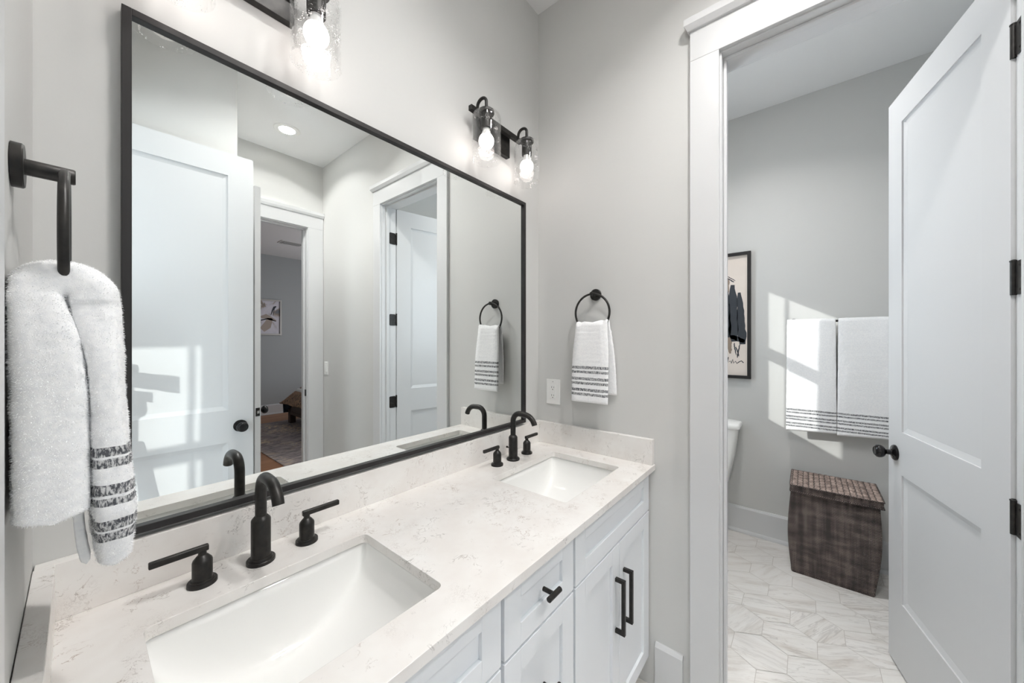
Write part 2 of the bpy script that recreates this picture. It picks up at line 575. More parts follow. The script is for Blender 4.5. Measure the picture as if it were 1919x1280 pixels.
# floors
def hex_floor(name, x0, x1, y0, y1):
    """hexagon tiles, flats parallel to x, over a grout bed"""
    s = 0.1145; r = 0.1023; g = 0.0013
    mb = MB()
    cols = []
    mb.cur = 1
    mb.box(x0, x1, y0, y1, -0.06, -0.0016); cols += [(0, 0, 0)] * 6
    mb.cur = 0
    i0 = int((x0 - 0.467) / (1.5 * s)) - 2; i1 = int((x1 - 0.467) / (1.5 * s)) + 2
    for i in range(i0, i1 + 1):
        cx = 0.467 + 1.5 * s * i
        j0 = int((y0 + 0.89) / (2 * r)) - 2; j1 = int((y1 + 0.89) / (2 * r)) + 2
        for j in range(j0, j1 + 1):
            cy = -0.89 + 2 * r * j + (r if i % 2 else 0)
            top = []
            poly = [(cx + (s - g) * math.cos(k * PI / 3), cy + (r / math.sin(PI / 3) - g) * math.sin(k * PI / 3)) for k in range(6)]
            # clip to the room
            def clip(P, f):
                out = []
                for a, b in zip(P, P[1:] + P[:1]):
                    fa, fb = f(a), f(b)
                    if fa >= 0: out.append(a)
                    if fa * fb < 0:
                        t = fa / (fa - fb); out.append((a[0] + (b[0] - a[0]) * t, a[1] + (b[1] - a[1]) * t))
                return out
            for f in (lambda p: p[0] - x0, lambda p: x1 - p[0], lambda p: p[1] - y0, lambda p: y1 - p[1]):
                if poly: poly = clip(poly, f)
            if len(poly) < 3: continue
            c = (random.random(), random.random(), random.random())
            c = (random.choice((0.62, 0.70, 0.55, 0.95, 0.2)) + random.uniform(-.05, .05), c[1], c[2])
            n = len(poly)
            mb.add([(p[0], p[1], 0.0) for p in poly], [tuple(range(n))]); cols.append(c)
    o = struct(name, mb, [M['tile'], M['grout']], smooth=0)
    at = o.data.color_attributes.new('tile', 'FLOAT_COLOR', 'CORNER')
    li = 0
    for p, c in zip(o.data.polygons, cols):
        for _ in range(p.loop_total):
            at.data[p.loop_start + _].color = (c[0], c[1], c[2], 1)
    return o


hex_floor('floor', -1.60, 1.61, -2.60, 0.0)
struct('floor_bedroom', MB().box(-1.8, 3.3, -2.60, BY - 0.1, -0.06, 0.0), M['oak'], smooth=0)
struct('floor_dressing', MB().box(-3.9, -1.60, 0.1, -2.5, -0.06, 0.0), M['oak'], smooth=0)


# baseboards
def base_profile(d0, sgn):
    """(offset from wall, height) polygon"""
    p = [(0, 0), (0.026, 0), (0.026, 0.012), (0.022, 0.022), (0.015, 0.026), (0.015, 0.176), (0.011, 0.184), (0.008, 0.190), (0, 0.190)]
    return [(d0 + sgn * a, b) for a, b in p]


def baseboard(name, plane, wall, sgn, a, b):
    o = struct(name, MB().prism(base_profile(wall, sgn), a, b, plane), M['trim'], smooth=0)
    return o


baseboard('baseboard_east', 'xz', 0.0, -1, -0.585, T_Y0 + 0.115)
baseboard('baseboard_passage_east', 'xz', 0.0, -1, T_Y1 - 0.115, -2.55)
baseboard('baseboard_toilet_east', 'xz', TX, -1, 0, -1.7)
baseboard('baseboard_toilet_north', 'yz', 0, -1, 0.115, TX)
baseboard('baseboard_toilet_south', 'yz', -1.7, 1, 0.115, TX)
baseboard('baseboard_bedroom_south', 'yz', BY, 1, -1.7, 3.2)
baseboard('baseboard_south', 'yz', -1.56, 1, WX, -0.885)
baseboard('baseboard_passage_west', 'xz', -0.885, 1, -1.665, -2.5)


# ------------------------------------------------------------ door casings (jamb, casing, head and cap)
def opening_trim(name, axis, w0, w1, lo, hi, sides, stop_at):
    """axis 'x': wall spans x w0..w1, opening spans y lo..hi.  axis 'y': wall spans y, opening spans x."""
    mb = MB()
    CW, CT, J = 0.097, 0.020, 0.015

    def bx(a0, a1, b0, b1, z0, z1):
        if axis == 'x': mb.box(a0, a1, b0, b1, z0, z1)
        else: mb.box(b0, b1, a0, a1, z0, z1)
    # jamb liners (inner faces at lo+J / hi-J)
    bx(w0, w1, lo, lo + J, 0, DH); bx(w0, w1, hi - J, hi, 0, DH); bx(w0, w1, lo, hi, DH, DH + J)
    # stops
    s0, s1 = stop_at
    bx(s0, s1, lo + J, lo + J + 0.011, 0, DH - 0.011); bx(s0, s1, hi - J - 0.011, hi - J, 0, DH - 0.011); bx(s0, s1, lo + J, hi - J, DH - 0.011, DH)
    for side, sg in sides:
        e = 0.012   # reveal kept between the jamb edge and the casing
        a, b = side, side + sg * CT
        i0, i1 = lo + J - e + 0.006, hi - J + e - 0.006
        bx(a, b, i0 - CW, i0, 0, DH + 0.006); bx(a, b, i1, i1 + CW, 0, DH + 0.006)
        bx(a, b, i0 - CW, i1 + CW, DH + 0.006, DH + 0.125)
        # cap with a small slanted underside
        c0, c1 = i0 - CW - 0.018, i1 + CW + 0.018
        d = side + sg * 0.040; d2 = side + sg * 0.028
        z0, z1, z2 = DH + 0.116, DH + 0.135, DH + 0.160
        P = [(side, z0), (d2, z0), (d, z1), (d, z2), (side, z2)]
        vs = []
        for t, ins in ((c0, 0), (c1, 0)):
            for k, (q, z) in enumerate(P):
                s_ = 1 if t == c1 else -1
                tt = t - s_ * (0.012 if k in (0, 1) else 0)
                vs.append((q, tt, z) if axis == 'x' else (tt, q, z))
        n = 5
        mb.add(vs, [tuple(range(n))[::-1], tuple(range(n, 2 * n))] + [(i, (i + 1) % n, n + (i + 1) % n, n + i) for i in range(n)])
    o = struct(name, mb, M['trim'], smooth=0, bevel=0.002, seg=2)
    return o


t1 = opening_trim('trim_1', 'x', -0.004, 0.119, T_Y1, T_Y0, [(0.0, -1), (0.115, 1)], (0.028, 0.052))
t2 = opening_trim('trim_2', 'x', -1.645, WX + 0.004, W_Y1, W_Y0, [(WX, 1), (-1.641, -1)], (-1.61, -1.572))
t3 = MB()
opening_trim('trim_3', 'y', -2.669, -2.546, B_X0, B_X1, [(-2.665, -1)], (-2.63, -2.592))
# bathroom-side casing of the bedroom door (its left leg runs into the passage wall)
m = MB()
i1 = B_X1 - 0.009
m.box(-0.878, -0.841, -2.53, -2.55, 0, DH + 0.006).box(i1, -0.003, -2.53, -2.55, 0, DH + 0.006)
m.box(-0.878, -0.003, -2.53, -2.55, DH + 0.006, DH + 0.125)
m.prism([(-2.55, DH + 0.116), (-2.522, DH + 0.116), (-2.510, DH + 0.135), (-2.510, DH + 0.16), (-2.55, DH + 0.16)], -0.878, -0.002, 'yz')
struct('trim_4', m, M['trim'], smooth=0, bevel=0.002)


# ------------------------------------------------------------ doors
def door_leaf(name, hinge, free, t=0.035, h=2.432, z0=0.012, thick_side=1):
    """leaf from hinge to free (2-D); built in its own frame: u along the leaf, n = thickness direction"""
    H = Vector((hinge[0], hinge[1], 0)); F = Vector((free[0], free[1], 0))
    u = (F - H); L = u.length; u.normalize(); n = Vector((-u.y, u.x, 0)) * thick_side
    mb = MB()

    def ob(u0, u1, n0, n1, za, zb):
        c = H + u * (u0 + u1) / 2 + n * (n0 + n1) / 2 + Vector((0, 0, (za + zb) / 2))
        mb.obox(c, u, n, Vector((0, 0, 1)), (u1 - u0) / 2, (n1 - n0) / 2, (zb - za) / 2)
    st = 0.115
    pans = [(0.30 - 0.0, 0.840), (1.020, 2.320)]
    zt = z0 + h
    ob(0, st, 0, t, z0, zt); ob(L - st, L, 0, t, z0, zt)
    for a, b in ((z0, pans[0][0]), (pans[0][1], pans[1][0]), (pans[1][1], zt)): ob(st, L - st, 0, t, a, b)
    rc = 0.010; sl = 0.022   # recess depth, width of the sloped moulding
    for a, b in pans:
        ob(st, L - st, rc, t - rc, a, b)
        for f0, f1 in ((0.0, rc), (t, t - rc)):
            def pt(uu, nn, zz): return H + u * uu + n * nn + Vector((0, 0, zz))
            o_ = [pt(st, f0, a), pt(L - st, f0, a), pt(L - st, f0, b), pt(st, f0, b)]
            i_ = [pt(st + sl, f1, a + sl), pt(L - st - sl, f1, a + sl), pt(L - st - sl, f1, b - sl), pt(st + sl, f1, b - sl)]
            # wedge mouldings along the four sides
            back = [pt(st, f1, a), pt(L - st, f1, a), pt(L - st, f1, b), pt(st, f1, b)]
            for k in range(4):
                k2 = (k + 1) % 4
                q = (f0 * 0.45 + f1 * 0.55)
                mb.add([pt(*x) for x in ()] + [o_[k] * 0.45 + back[k] * 0.55, o_[k2] * 0.45 + back[k2] * 0.55, i_[k2], i_[k]], [(0, 1, 2, 3)])
    loc = (hinge[0], hinge[1], 0)
    o = struct(name, mb, M['door'], smooth=0, loc=loc)
    return o, H, u, n, L, t


def knob_set(door, H, u, n, t, at, z=0.92, both=True, r=0.026):
    for side in ((-1, 1) if both else (both,)):
        mb = MB()
        nn = n * (1 if side > 0 else -1)
        base = H + u * at + n * (t if side > 0 else 0) + Vector((0, 0, z))
        mb.lathe(base, nn, [(0.0, 0), (0.033, 0), (0.033, 0.004), (0.030, 0.008), (0.016, 0.011), (0.0115, 0.015), (0.0105, 0.030), (0.014, 0.034), (0.022, 0.038),
                            (0.0265, 0.046), (0.0275, 0.053), (0.0255, 0.061), (0.019, 0.067), (0.017, 0.0675), (0.015, 0.066), (0.0, 0.066)], 36)
        k = build('door_knob', mb, M['knob'], door, loc=base)
        lab(k, 'round dark polished door knob')


def hinges(door, H, jamb_pt, jdir, ndir, zs, leaf_w=0.028):
    """leaf plates on the jamb face: jdir along the jamb depth, ndir out of the jamb face"""
    jdir = Vector(jdir); ndir = Vector(ndir)
    for z in zs:
        mb = MB()
        # rounded-corner plate
        hw, hh, cr = leaf_w / 2, 0.045, 0.012
        pts = []
        for cx_, cz_, a0 in ((hw - cr, hh - cr, 0), (-hw + cr, hh - cr, 90), (-hw + cr, -hh + cr, 180), (hw - cr, -hh + cr, 270)):
            for k in range(6):
                a = math.radians(a0 + k * 18); pts.append((cx_ + cr * math.cos(a), cz_ + cr * math.sin(a)))
        c = Vector(jamb_pt) + Vector((0, 0, z)) - jdir * hw
        n_ = len(pts)
        vs = [c + jdir * a + Vector((0, 0, b)) + ndir * 0.0 for a, b in pts] + [c + jdir * a + Vector((0, 0, b)) + ndir * 0.0025 for a, b in pts]
        mb.add(vs, [tuple(range(n_))[::-1], tuple(range(n_, 2 * n_))] + [(i, (i + 1) % n_, n_ + (i + 1) % n_, n_ + i) for i in range(n_)])
        for sa, sb in ((0.004, 0.032), (-0.006, 0.0), (0.004, -0.032)):
            mb.lathe(c + jdir * sa + Vector((0, 0, sb)) + ndir * 0.0025, ndir, [(0.0042, 0), (0.0042, 0.0006), (0.002, 0.0006), (0.0015, 0.0)], 12)
        kc = Vector(jamb_pt) + jdir * 0.006 + ndir * 0.004
        mb.cyl(kc + Vector((0, 0, z - 0.045)), kc + Vector((0, 0, z + 0.045)), 0.0065, 16)
        mb.lathe(kc + Vector((0, 0, z + 0.045)), (0, 0, 1), [(0.0075, 0), (0.0075, 0.003), (0.003, 0.006)], 12)
        hg = build('hinge', mb, M['hinge'], door, loc=c)


def latch(door, H, u, n, L, t, z=0.92):
    e = H + u * L + n * (t / 2) + Vector((0, 0, z))
    mb = MB().obox(e + u * 0.0006, u, n, Vector((0, 0, 1)), 0.0012, 0.0125, 0.028)
    build('latch_plate', mb, M['black'], door, loc=e, bevel=0.0005)
    mb = MB().obox(e + u * 0.004, u, n, Vector((0, 0, 1)), 0.004, 0.007, 0.009)
    build('latch_bolt', mb, NT('steel', 0.3, (0.5, 0.5, 0.5, 1), 1).m if 'steel' not in M else M['steel'], door, loc=e)


M['steel'] = NT('steel', 0.3, (0.5, 0.5, 0.5, 1), 1).m

HZ = (0.27, 0.925, 1.570, 2.208)
# toilet-room door, open into the toilet room
d1, H, u, n, L, t = door_leaf('door_1', (0.118, -1.484), (0.812, -1.341), thick_side=-1)
lab(d1, 'white two-panel door standing open into the toilet room')
knob_set(d1, H, u, n, t, L - 0.062, 0.921)
latch(d1, H, u, n, L, t)
hinges(d1, H, (0.112, T_Y1 + 0.015, 0), (1, 0, 0), (0, 1, 0), HZ, 0.056)
# door beside the camera, folded open in front of the south wall (seen only in the mirror)
d2, H, u, n, L, t = door_leaf('door_2', (-1.530, -1.478), (-0.836, -1.450), thick_side=-1)
lab(d2, 'white two-panel door folded open against the wall, seen in the mirror')
knob_set(d2, H, u, n, t, L - 0.060, 0.925)
# bedroom door seen edge-on in the mirror
d3, H, u, n, L, t = door_leaf('door_3', (-0.838, -2.552), (-0.728, -1.835), thick_side=-1)
lab(d3, 'white bedroom door seen edge-on in the mirror')
knob_set(d3, H, u, n, t, L - 0.060, 0.925)
latch(d3, H, u, n, L, t, 0.925)

# strike plates on the jambs
build('strike_plate', MB().box(B_X1 - 0.017, B_X1 - 0.0145, -2.59, -2.556, 0.895, 0.955), M['black'], bevel=0.0008)
o = bpy.data.objects['strike_plate']; tag(o, 'small black strike plate on the bedroom door jamb', 'strike plate')


# ------------------------------------------------------------ windows
def window(name, d, rails, mull, y=0.05):
    root = MB()
    x0, x1, z0, z1 = d['x0'], d['x1'], d['z0'], d['z1']
    root.box(x0, x1, 0.0, 0.1, z0 - 0.0, z0 + 0.001)
    # inner casing on the wall face
    root.box(x0 - 0.09, x0, 0, -0.018, z0 - 0.09, z1 + 0.09).box(x1, x1 + 0.09, 0, -0.018, z0 - 0.09, z1 + 0.09)
    root.box(x0, x1, 0, -0.018, z1, z1 + 0.09).box(x0 - 0.1, x1 + 0.1, 0, -0.03, z0 - 0.03, z0)
    o = struct(name, root, M['trim'], smooth=0)
    fr = MB()
    for a, b in rails: fr.box(x0, x1, y - 0.008, y + 0.008, a, b)
    for a, b in mull: fr.box(a, b, y - 0.006, y + 0.006, z0, z1)
    fr.box(x0, x0 + 0.02, y - .01, y + .01, z0, z1)
    build('window_sash', fr, M['trim'], o, smooth=0)
    build('window_pane', MB().box(x0, x1, y - 0.002, y + 0.002, z0, z1), M['pane'], o, smooth=0)
    return o


window('window_1', tw, [(1.767, 1.847)], [(0.762, 0.774)])
window('window_2', dw, [(1.61, 1.70)], [(-2.386, -2.364), (-2.84, -2.82)])

# ------------------------------------------------------------ mirror
MX0, MX1, MZ0, MZ1 = -1.4224, -0.1321, 1.0165, 2.058
mir = thing('mirror', 'large wall mirror in a thin black frame above the vanity', 'mirror', (-0.777, 0, MZ0))
mb = MB(); w = 0.014; p = -0.024
for a in ((MX0, MX0 + w, MZ0, MZ1), (MX1 - w, MX1, MZ0, MZ1), (MX0 + w, MX1 - w, MZ0, MZ0 + w), (MX0 + w, MX1 - w, MZ1 - w, MZ1)):
    mb.box(a[0], a[1], p, -0.001, a[2], a[3])
build('mirror_frame', mb, M['frame'], mir, smooth=0, loc=(-0.777, 0, MZ0), bevel=0.0008)
build('mirror_glass', MB().box(MX0 + w, MX1 - w, -0.014, -0.006, MZ0 + w, MZ1 - w), M['mirror'], mir, smooth=0, loc=(-0.777, 0, MZ0))

# ------------------------------------------------------------ vanity
KZ, KT, KD = 0.903, 0.022, 0.582
SP = 0.1025; ST = 0.025
SINKS = [(-1.405, -1.005), (-0.527, -0.120)]
SY0, SY1 = -0.168, -0.482
top = thing('countertop', 'white quartz countertop with fine grey-brown veining over the vanity', 'countertop', (-0.763, -0.29, KZ - KT))


def counter_mesh():
    mb = MB()
    # rounded-rectangle cut-outs: top surface tiled in strips around them
    x_0, x_1, y_0, y_1 = WX + 0.002, -0.002, -KD, -0.002
    R = 0.014; NR = 6

    def rr(x0, x1, y0, y1):
        pts = []
        for cx_, cy_, a0 in ((x1 - R, y1 - R, 0), (x0 + R, y1 - R, 90), (x0 + R, y0 + R, 180), (x1 - R, y0 + R, 270)):
            for k in range(NR + 1):
                a = math.radians(a0 + 90 * k / NR); pts.append((cx_ + R * math.cos(a), cy_ + R * math.sin(a)))
        return pts
    import bmesh
    bm = bmesh.new()
    for z in (KZ,):
        outer = [bm.verts.new((x, y, z)) for x, y in ((x_0, y_0), (x_1, y_0), (x_1, y_1), (x_0, y_1))]
        es = [bm.edges.new((outer[i], outer[(i + 1) % 4])) for i in range(4)]
        for s in SINKS:
            pv = [bm.verts.new((x, y, z)) for x, y in rr(s[0], s[1], SY1, SY0)]
            es += [bm.edges.new((pv[i], pv[(i + 1) % len(pv)])) for i in range(len(pv))]
        bmesh.ops.triangle_fill(bm, use_beauty=True, use_dissolve=True, edges=es)
    r = bmesh.ops.extrude_face_region(bm, geom=list(bm.faces))
    vs = [g for g in r['geom'] if isinstance(g, bmesh.types.BMVert)]
    bmesh.ops.translate(bm, verts=vs, vec=(0, 0, -KT))
    bm.verts.index_update()
    mb.v = [tuple(v.co) for v in bm.verts]; mb.f = [[v.index for v in f.verts] for f in bm.faces]; mb.mi = [0] * len(mb.f)
    bm.free()
    return mb


LOC = (-0.763, -0.29, KZ - KT)
build('worktop_slab', counter_mesh(), M['quartz'], top, smooth=30, loc=LOC, bevel=0.0015)
build('backsplash', MB().box(WX + 0.002, -0.002, -ST, -0.001, KZ, KZ + SP), M['quartz'], top, smooth=0, loc=LOC, bevel=0.0012)
build('side_splash', MB().box(-ST, -0.001, -KD + 0.004, -ST, KZ, KZ + SP), M['quartz'], top, smooth=0, loc=LOC, bevel=0.0012)
build('side_splash', MB().box(WX + 0.001, WX + ST, -KD + 0.004, -ST, KZ, KZ + SP), M['quartz'], top, smooth=0, loc=LOC, bevel=0.0012)


# sinks
def sink(x0, x1, label):
    cx_ = (x0 + x1) / 2; cy_ = (SY0 + SY1) / 2
    zr = KZ - KT
    loc = (cx_, cy_, zr - 0.17)
    root = thing('sink', label, 'sink', loc, 'undermount sinks')
    hw = (x1 - x0) / 2 + 0.004; hd = (SY0 - SY1) / 2 + 0.004; D = 0.150

    def surf(u_, v_):
        # concentrate samples near the walls
        a = -math.cos(u_ * PI); b = -math.cos(v_ * PI)
        ex = max(0.0, 1 - abs(a) ** 2.2) ** 0.5
        ey = max(0.0, 1 - abs(b) ** 13) ** 0.5
        z = -D * ex * ey
        # the side walls lean in a little
        inn = 1 - 0.035 * (-z / D)
        return (cx_ + a * hw, cy_ + b * hd * inn, zr - 0.0005 + z - 0.006 * max(0, 1 - math.hypot(a * hw, b * hd) / 0.12) ** 2)
    mb = MB().grid(surf, 64, 48)
    # flat flange beneath the counter
    fl = 0.02
    n0 = len(mb.v)
    bas = build('sink_basin', mb, M['porcelain'], root, smooth=60, loc=loc)
    so_ = bas.modifiers.new('wall', 'SOLIDIFY'); so_.thickness = 0.008; so_.offset = -1
    # drain
    dz = zr - D - 0.006
    c = Vector((cx_, cy_, dz + 0.0005))
    dr = MB().lathe(c, (0, 0, 1), [(0.0, -0.02), (0.028, -0.02), (0.030, 0.0), (0.033, 0.0035), (0.031, 0.0055), (0.026, 0.0045), (0.0235, 0.001), (0.0235, -0.012), (0.0, -0.012)], 40, caps=False)
    lab(build('drain_flange', dr, M['black'], root, loc=tuple(c)), 'dark bronze drain ring')
    pl = MB().lathe(c, (0, 0, 1), [(0.0, -0.01), (0.006, -0.01), (0.006, 0.004), (0.021, 0.0065), (0.021, 0.009), (0.018, 0.0105), (0.0, 0.0115)], 40, caps=False)
    lab(build('drain_stopper', pl, M['black'], root, loc=tuple(c)), 'dark bronze pop-up stopper')
    return root


sink(*SINKS[0], 'white undermount rectangular sink nearest the camera, its dark drain stopper in view')
sink(*SINKS[1], 'white undermount rectangular sink in the far corner by the side splash')


# faucets
def faucet(xc, label, lx, rx):
    y = -0.098
    root = thing('faucet', label, 'faucet', (xc, y, KZ), 'widespread bronze faucets')
    b = (xc, y, KZ)
    mb = MB().lathe(b, (0, 0, 1), [(0.0, 0), (0.0275, 0), (0.0275, 0.0065), (0.0262, 0.008), (0.0225, 0.008), (0.0215, 0.0115), (0.0188, 0.0125), (0.0188, 0.094), (0.0178, 0.097),
                                   (0.0122, 0.1035), (0.0112, 0.104), (0.0, 0.104)], 40)
    build('spout_base', mb, M['black'], root, loc=b)
    pts = []
    z0 = KZ + 0.10; zt = KZ + 0.197; rb = 0.036
    for k in range(6): pts.append((xc, y, z0 + (zt - rb - z0) * k / 5))
    for k in range(1, 11):
        a = PI / 2 * k / 10
        pts.append((xc, y - rb + rb * math.cos(a), zt - rb + rb * math.sin(a)))
    ye = y - rb
    pts.append((xc, ye - 0.012, zt)); pts.append((xc, ye - 0.024, zt - 0.0005))
    cy_, r2 = ye - 0.026, 0.052
    for k in range(1, 11):
        a = math.radians(74) * k / 10
        pts.append((xc, cy_ - r2 * math.sin(a), zt - 0.0005 - r2 * (1 - math.cos(a))))
    mb = MB().tube(pts, 0.0112, 24)
    build('spout', mb, M['black'], root, loc=b)
    mb = MB().cyl((xc, y, KZ + 0.045), (xc, y + 0.034, KZ + 0.047), 0.0022, 10).lathe((xc, y + 0.030, KZ + 0.047), (0, 1, 0), [(0.0, 0), (0.0042, 0.001), (0.0042, 0.006), (0, 0.007)], 12)
    build('lift_rod', mb, M['black'], root, loc=b)
    for hx_, sg in ((lx, -1), (rx, 1)):
        hb = (hx_, y + 0.006, KZ)
        mb = MB().lathe(hb, (0, 0, 1), [(0.0, 0), (0.0245, 0), (0.0245, 0.006), (0.0235, 0.0075), (0.0198, 0.0075), (0.019, 0.010), (0.0166, 0.011), (0.0166, 0.046), (0.0152, 0.050), (0.0092, 0.0575),
                                        (0.0072, 0.059), (0.0064, 0.066), (0.0, 0.066)], 36)
        h = build('handle', mb, M['black'], root, loc=hb)
        zc = KZ + 0.0715
        mb = MB().box(hx_ - sg * 0.010, hx_ + sg * 0.078, hb[1] - 0.0052, hb[1] + 0.0052, zc - 0.0062, zc + 0.0062)
        build('lever', mb, M['black'], h, loc=(hx_, hb[1], zc), bevel=0.0022, seg=3)
    return root


faucet(-1.214, 'dark bronze widespread faucet with two lever handles behind the near sink', -1.314, -1.116)
faucet(-0.318, 'dark bronze widespread faucet with two lever handles behind the far corner sink', -0.411, -0.215)

# vanity cabinet
van = thing('vanity_cabinet', 'white shaker vanity cabinet with black pulls under the quartz countertop', 'vanity cabinet', (-0.763, -0.29, 0))
VL = (-0.763, -0.29, 0)
ZC = KZ - KT
mb = MB().box(WX + 0.002, -0.003, -0.536, -0.003, 0.105, 0.140).box(WX + 0.002, -0.003, -0.03, -0.003, 0.14, ZC)
for xa, xb in ((WX + 0.002, WX + 0.020), (-0.915, -0.900), (-0.615, -0.600), (-0.021, -0.003)): mb.box(xa, xb, -0.536, -0.03, 0.14, ZC)
mb.box(WX + 0.002, -0.003, -0.536, -0.510, ZC - 0.02, ZC)
# face frame behind the fronts
for xa, xb in ((WX + 0.002, WX + 0.03), (-0.925, -0.890), (-0.625, -0.590), (-0.031, -0.003)): mb.box(xa, xb, -0.538, -0.520, 0.105, ZC)
for za, zb in ((0.105, 0.13), (0.690, 0.735), (ZC - 0.03, ZC)): mb.box(WX + 0.002, -0.003, -0.5375, -0.520, za, zb)
mb.box(-0.9, -0.6, -0.5375, -0.52, 0.395, 0.43)
build('cabinet_body', mb, M['cabinet'], van, smooth=0, loc=VL)
build('toe_kick', MB().box(WX + 0.002, -0.003, -0.47, -0.455, 0.0, 0.105), M['cabinet'], van, smooth=0, loc=VL)


def shaker(name, x0, x1, z0, z1, st=0.057):
    y1, y0 = -0.538, -0.558
    mb = MB().box(x0, x0 + st, y0, y1, z0, z1).box(x1 - st, x1, y0, y1, z0, z1)
    mb.box(x0 + st, x1 - st, y0, y1, z0, z0 + st * .9).box(x0 + st, x1 - st, y0, y1, z1 - st * .9, z1)
    mb.box(x0 + st, x1 - st, y0 + 0.009, y1, z0 + st * .9, z1 - st * .9)
    return build(name, mb, M['cabinet'], van, smooth=0, loc=((x0 + x1) / 2, -0.548, (z0 + z1) / 2), bevel=0.0009)


def pull(door, x, z0, z1):
    s = 0.006
    y0 = -0.558
    mb = MB().box(x - s, x + s, y0 - 0.034, y0 - 0.022, z0, z1)
    mb.box(x - s, x + s, y0 - 0.024, y0, z0, z0 + 0.012).box(x - s, x + s, y0 - 0.024, y0, z1 - 0.012, z1)
    build('bar_pull', mb, M['black'], door, smooth=0, loc=(x, y0, (z0 + z1) / 2), bevel=0.0012)


def tknob(front, x, z):
    y0 = -0.558
    mb = MB().cyl((x, y0, z), (x, y0 - 0.028, z), 0.0055, 20)
    mb.lathe((x - 0.025, y0 - 0.032, z), (1, 0, 0), [(0.0, 0), (0.0058, 0), (0.0066, 0.001), (0.0066, 0.049), (0.0058, 0.05), (0, 0.05)], 24)
    build('bar_knob', mb, M['black'], front, loc=(x, y0, z))


ZD0, ZD1, ZB = 0.7165, ZC - 0.004, 0.118
DZT = 0.7095
shaker('drawer_front', -0.602, -0.006, ZD0, ZD1)
dA = shaker('cabinet_door', -0.602, -0.3015, ZB, DZT)
dB = shaker('cabinet_door', -0.2985, -0.006, ZB, DZT)
pull(dA, -0.333, 0.424, 0.607); pull(dB, -0.266, 0.424, 0.607)
md = shaker('drawer_front', -0.903, -0.613, ZD0, ZD1)
tknob(md, -0.758, 0.797)
md = shaker('drawer_front', -0.903, -0.613, 0.418, DZT); tknob(md, -0.758, 0.564)
md = shaker('drawer_front', -0.903, -0.613, ZB, 0.411); tknob(md, -0.758, 0.262)
shaker('drawer_front', WX + 0.006, -0.914, ZD0, ZD1)
dC = shaker('cabinet_door', WX + 0.006, -1.2235, ZB, DZT)
dD = shaker('cabinet_door', -1.2205, -0.914, ZB, DZT)
pull(dC, -1.255, 0.424, 0.607); pull(dD, -1.190, 0.424, 0.607)


# ------------------------------------------------------------ vanity lights
def vanity_light(xs, label):
    xc = sum(xs) / 2; y = -0.100
    zb = 2.312
    loc = (xc, 0, 2.22)
    root = thing('vanity_light', label, 'wall light', loc, 'two-lamp vanity lights')
    build('back_plate', MB().box(xc - 0.105, xc + 0.105, -0.022, -0.001, 2.224, 2.335), M['black'], root, smooth=0, loc=loc, bevel=0.001)
    build('crossbar', MB().box(xs[0] - 0.030, xs[1] + 0.030, -0.050, -0.032, zb - 0.010, zb + 0.010).box(xc - 0.02, xc + 0.02, -0.034, -0.02, zb - 0.009, zb + 0.009), M['black'], root, smooth=0, loc=loc, bevel=0.001)
    for x in xs:
        pts = [(x, -0.048, zb), (x, -0.054, zb + 0.003)]
        for k in range(0, 11):
            a = PI * 0.80 - PI * 0.80 * k / 10
            pts.append((x, -0.074 - 0.026 * math.cos(a) * 1.0 + 0.0, zb + 0.004 + 0.026 * math.sin(a)))
        # from wall side over the top and down into the socket
        pts = [(x, -0.046, zb - 0.004), (x, -0.052, zb + 0.010)] + [(x, -0.076 + 0.024 * math.cos(PI * k / 10), zb + 0.012 + 0.022 * math.sin(PI * k / 10)) for k in range(1, 11)] + [(x, y, zb - 0.005), (x, y, zb - 0.035)]
        arm = build('arm', MB().tube(pts, 0.0062, 14), M['black'], root, loc=loc)
        sz = 2.278
        sk = MB().lathe((x, y, sz), (0, 0, -1), [(0.0, -0.010), (0.030, -0.010), (0.031, -0.006), (0.031, 0.0), (0.022, 0.002), (0.0215, 0.058), (0.0195, 0.060), (0.0, 0.060)], 32)
        build('lamp_socket', sk, M['black'], root, loc=(x, y, sz))
        # glass: rounded shoulder, straight sides, open bottom with a thick rim
        R = 0.0565; zt = 2.279; zbm = 2.095
        prof = [(0.028, 0), (0.040, 0.001), (0.048, 0.005), (0.0535, 0.011), (0.0562, 0.020), (R, 0.030), (R, zt - zbm - 0.004), (R + 0.0006, zt - zbm - 0.001), (R - 0.0012, zt - zbm), (R - 0.003, zt - zbm - 0.003), (R - 0.0028, 0.030), (0.0530, 0.021), (0.0505, 0.0135), (0.046, 0.008), (0.040, 0.0045), (0.028, 0.0035)]
        sh = build('glass_shade', MB().lathe((x, y, zt), (0, 0, -1), prof, 56, caps=False), M['shade'], root, smooth=60, loc=(x, y, zt))
        zbk = sz - 0.058
        nk = MB().lathe((x, y, zbk), (0, 0, -1), [(0.0135, 0), (0.0145, 0.010), (0.019, 0.022), (0.0225, 0.030)], 32, caps=False)
        nb = build('bulb_neck', nk, M['plastic'], sh, loc=(x, y, zbk))
        gp = [(0.0225, 0.030)]
        for k in range(1, 12):
            a = math.radians(50) + (PI - math.radians(50)) * k / 11
            gp.append((0.0292 * math.sin(a), 0.030 + 0.0188 - 0.0292 * math.cos(a)))
        gb = build('light_bulb', MB().lathe((x, y, zbk), (0, 0, -1), gp, 32, caps=False), M['bulb'], sh, smooth=60, loc=(x, y, zbk))
        gb.parent = root; gb.location = Vector((x, y, zbk)) - Vector(loc)
        nb.parent = gb; nb.location = (0, 0, 0)
    return root


vanity_light((-1.352, -1.097), 'two-lamp vanity light with seeded glass shades, larger one cut by the photo top')
vanity_light((-0.482, -0.226), 'two-lamp vanity light with seeded glass shades near the far room corner')


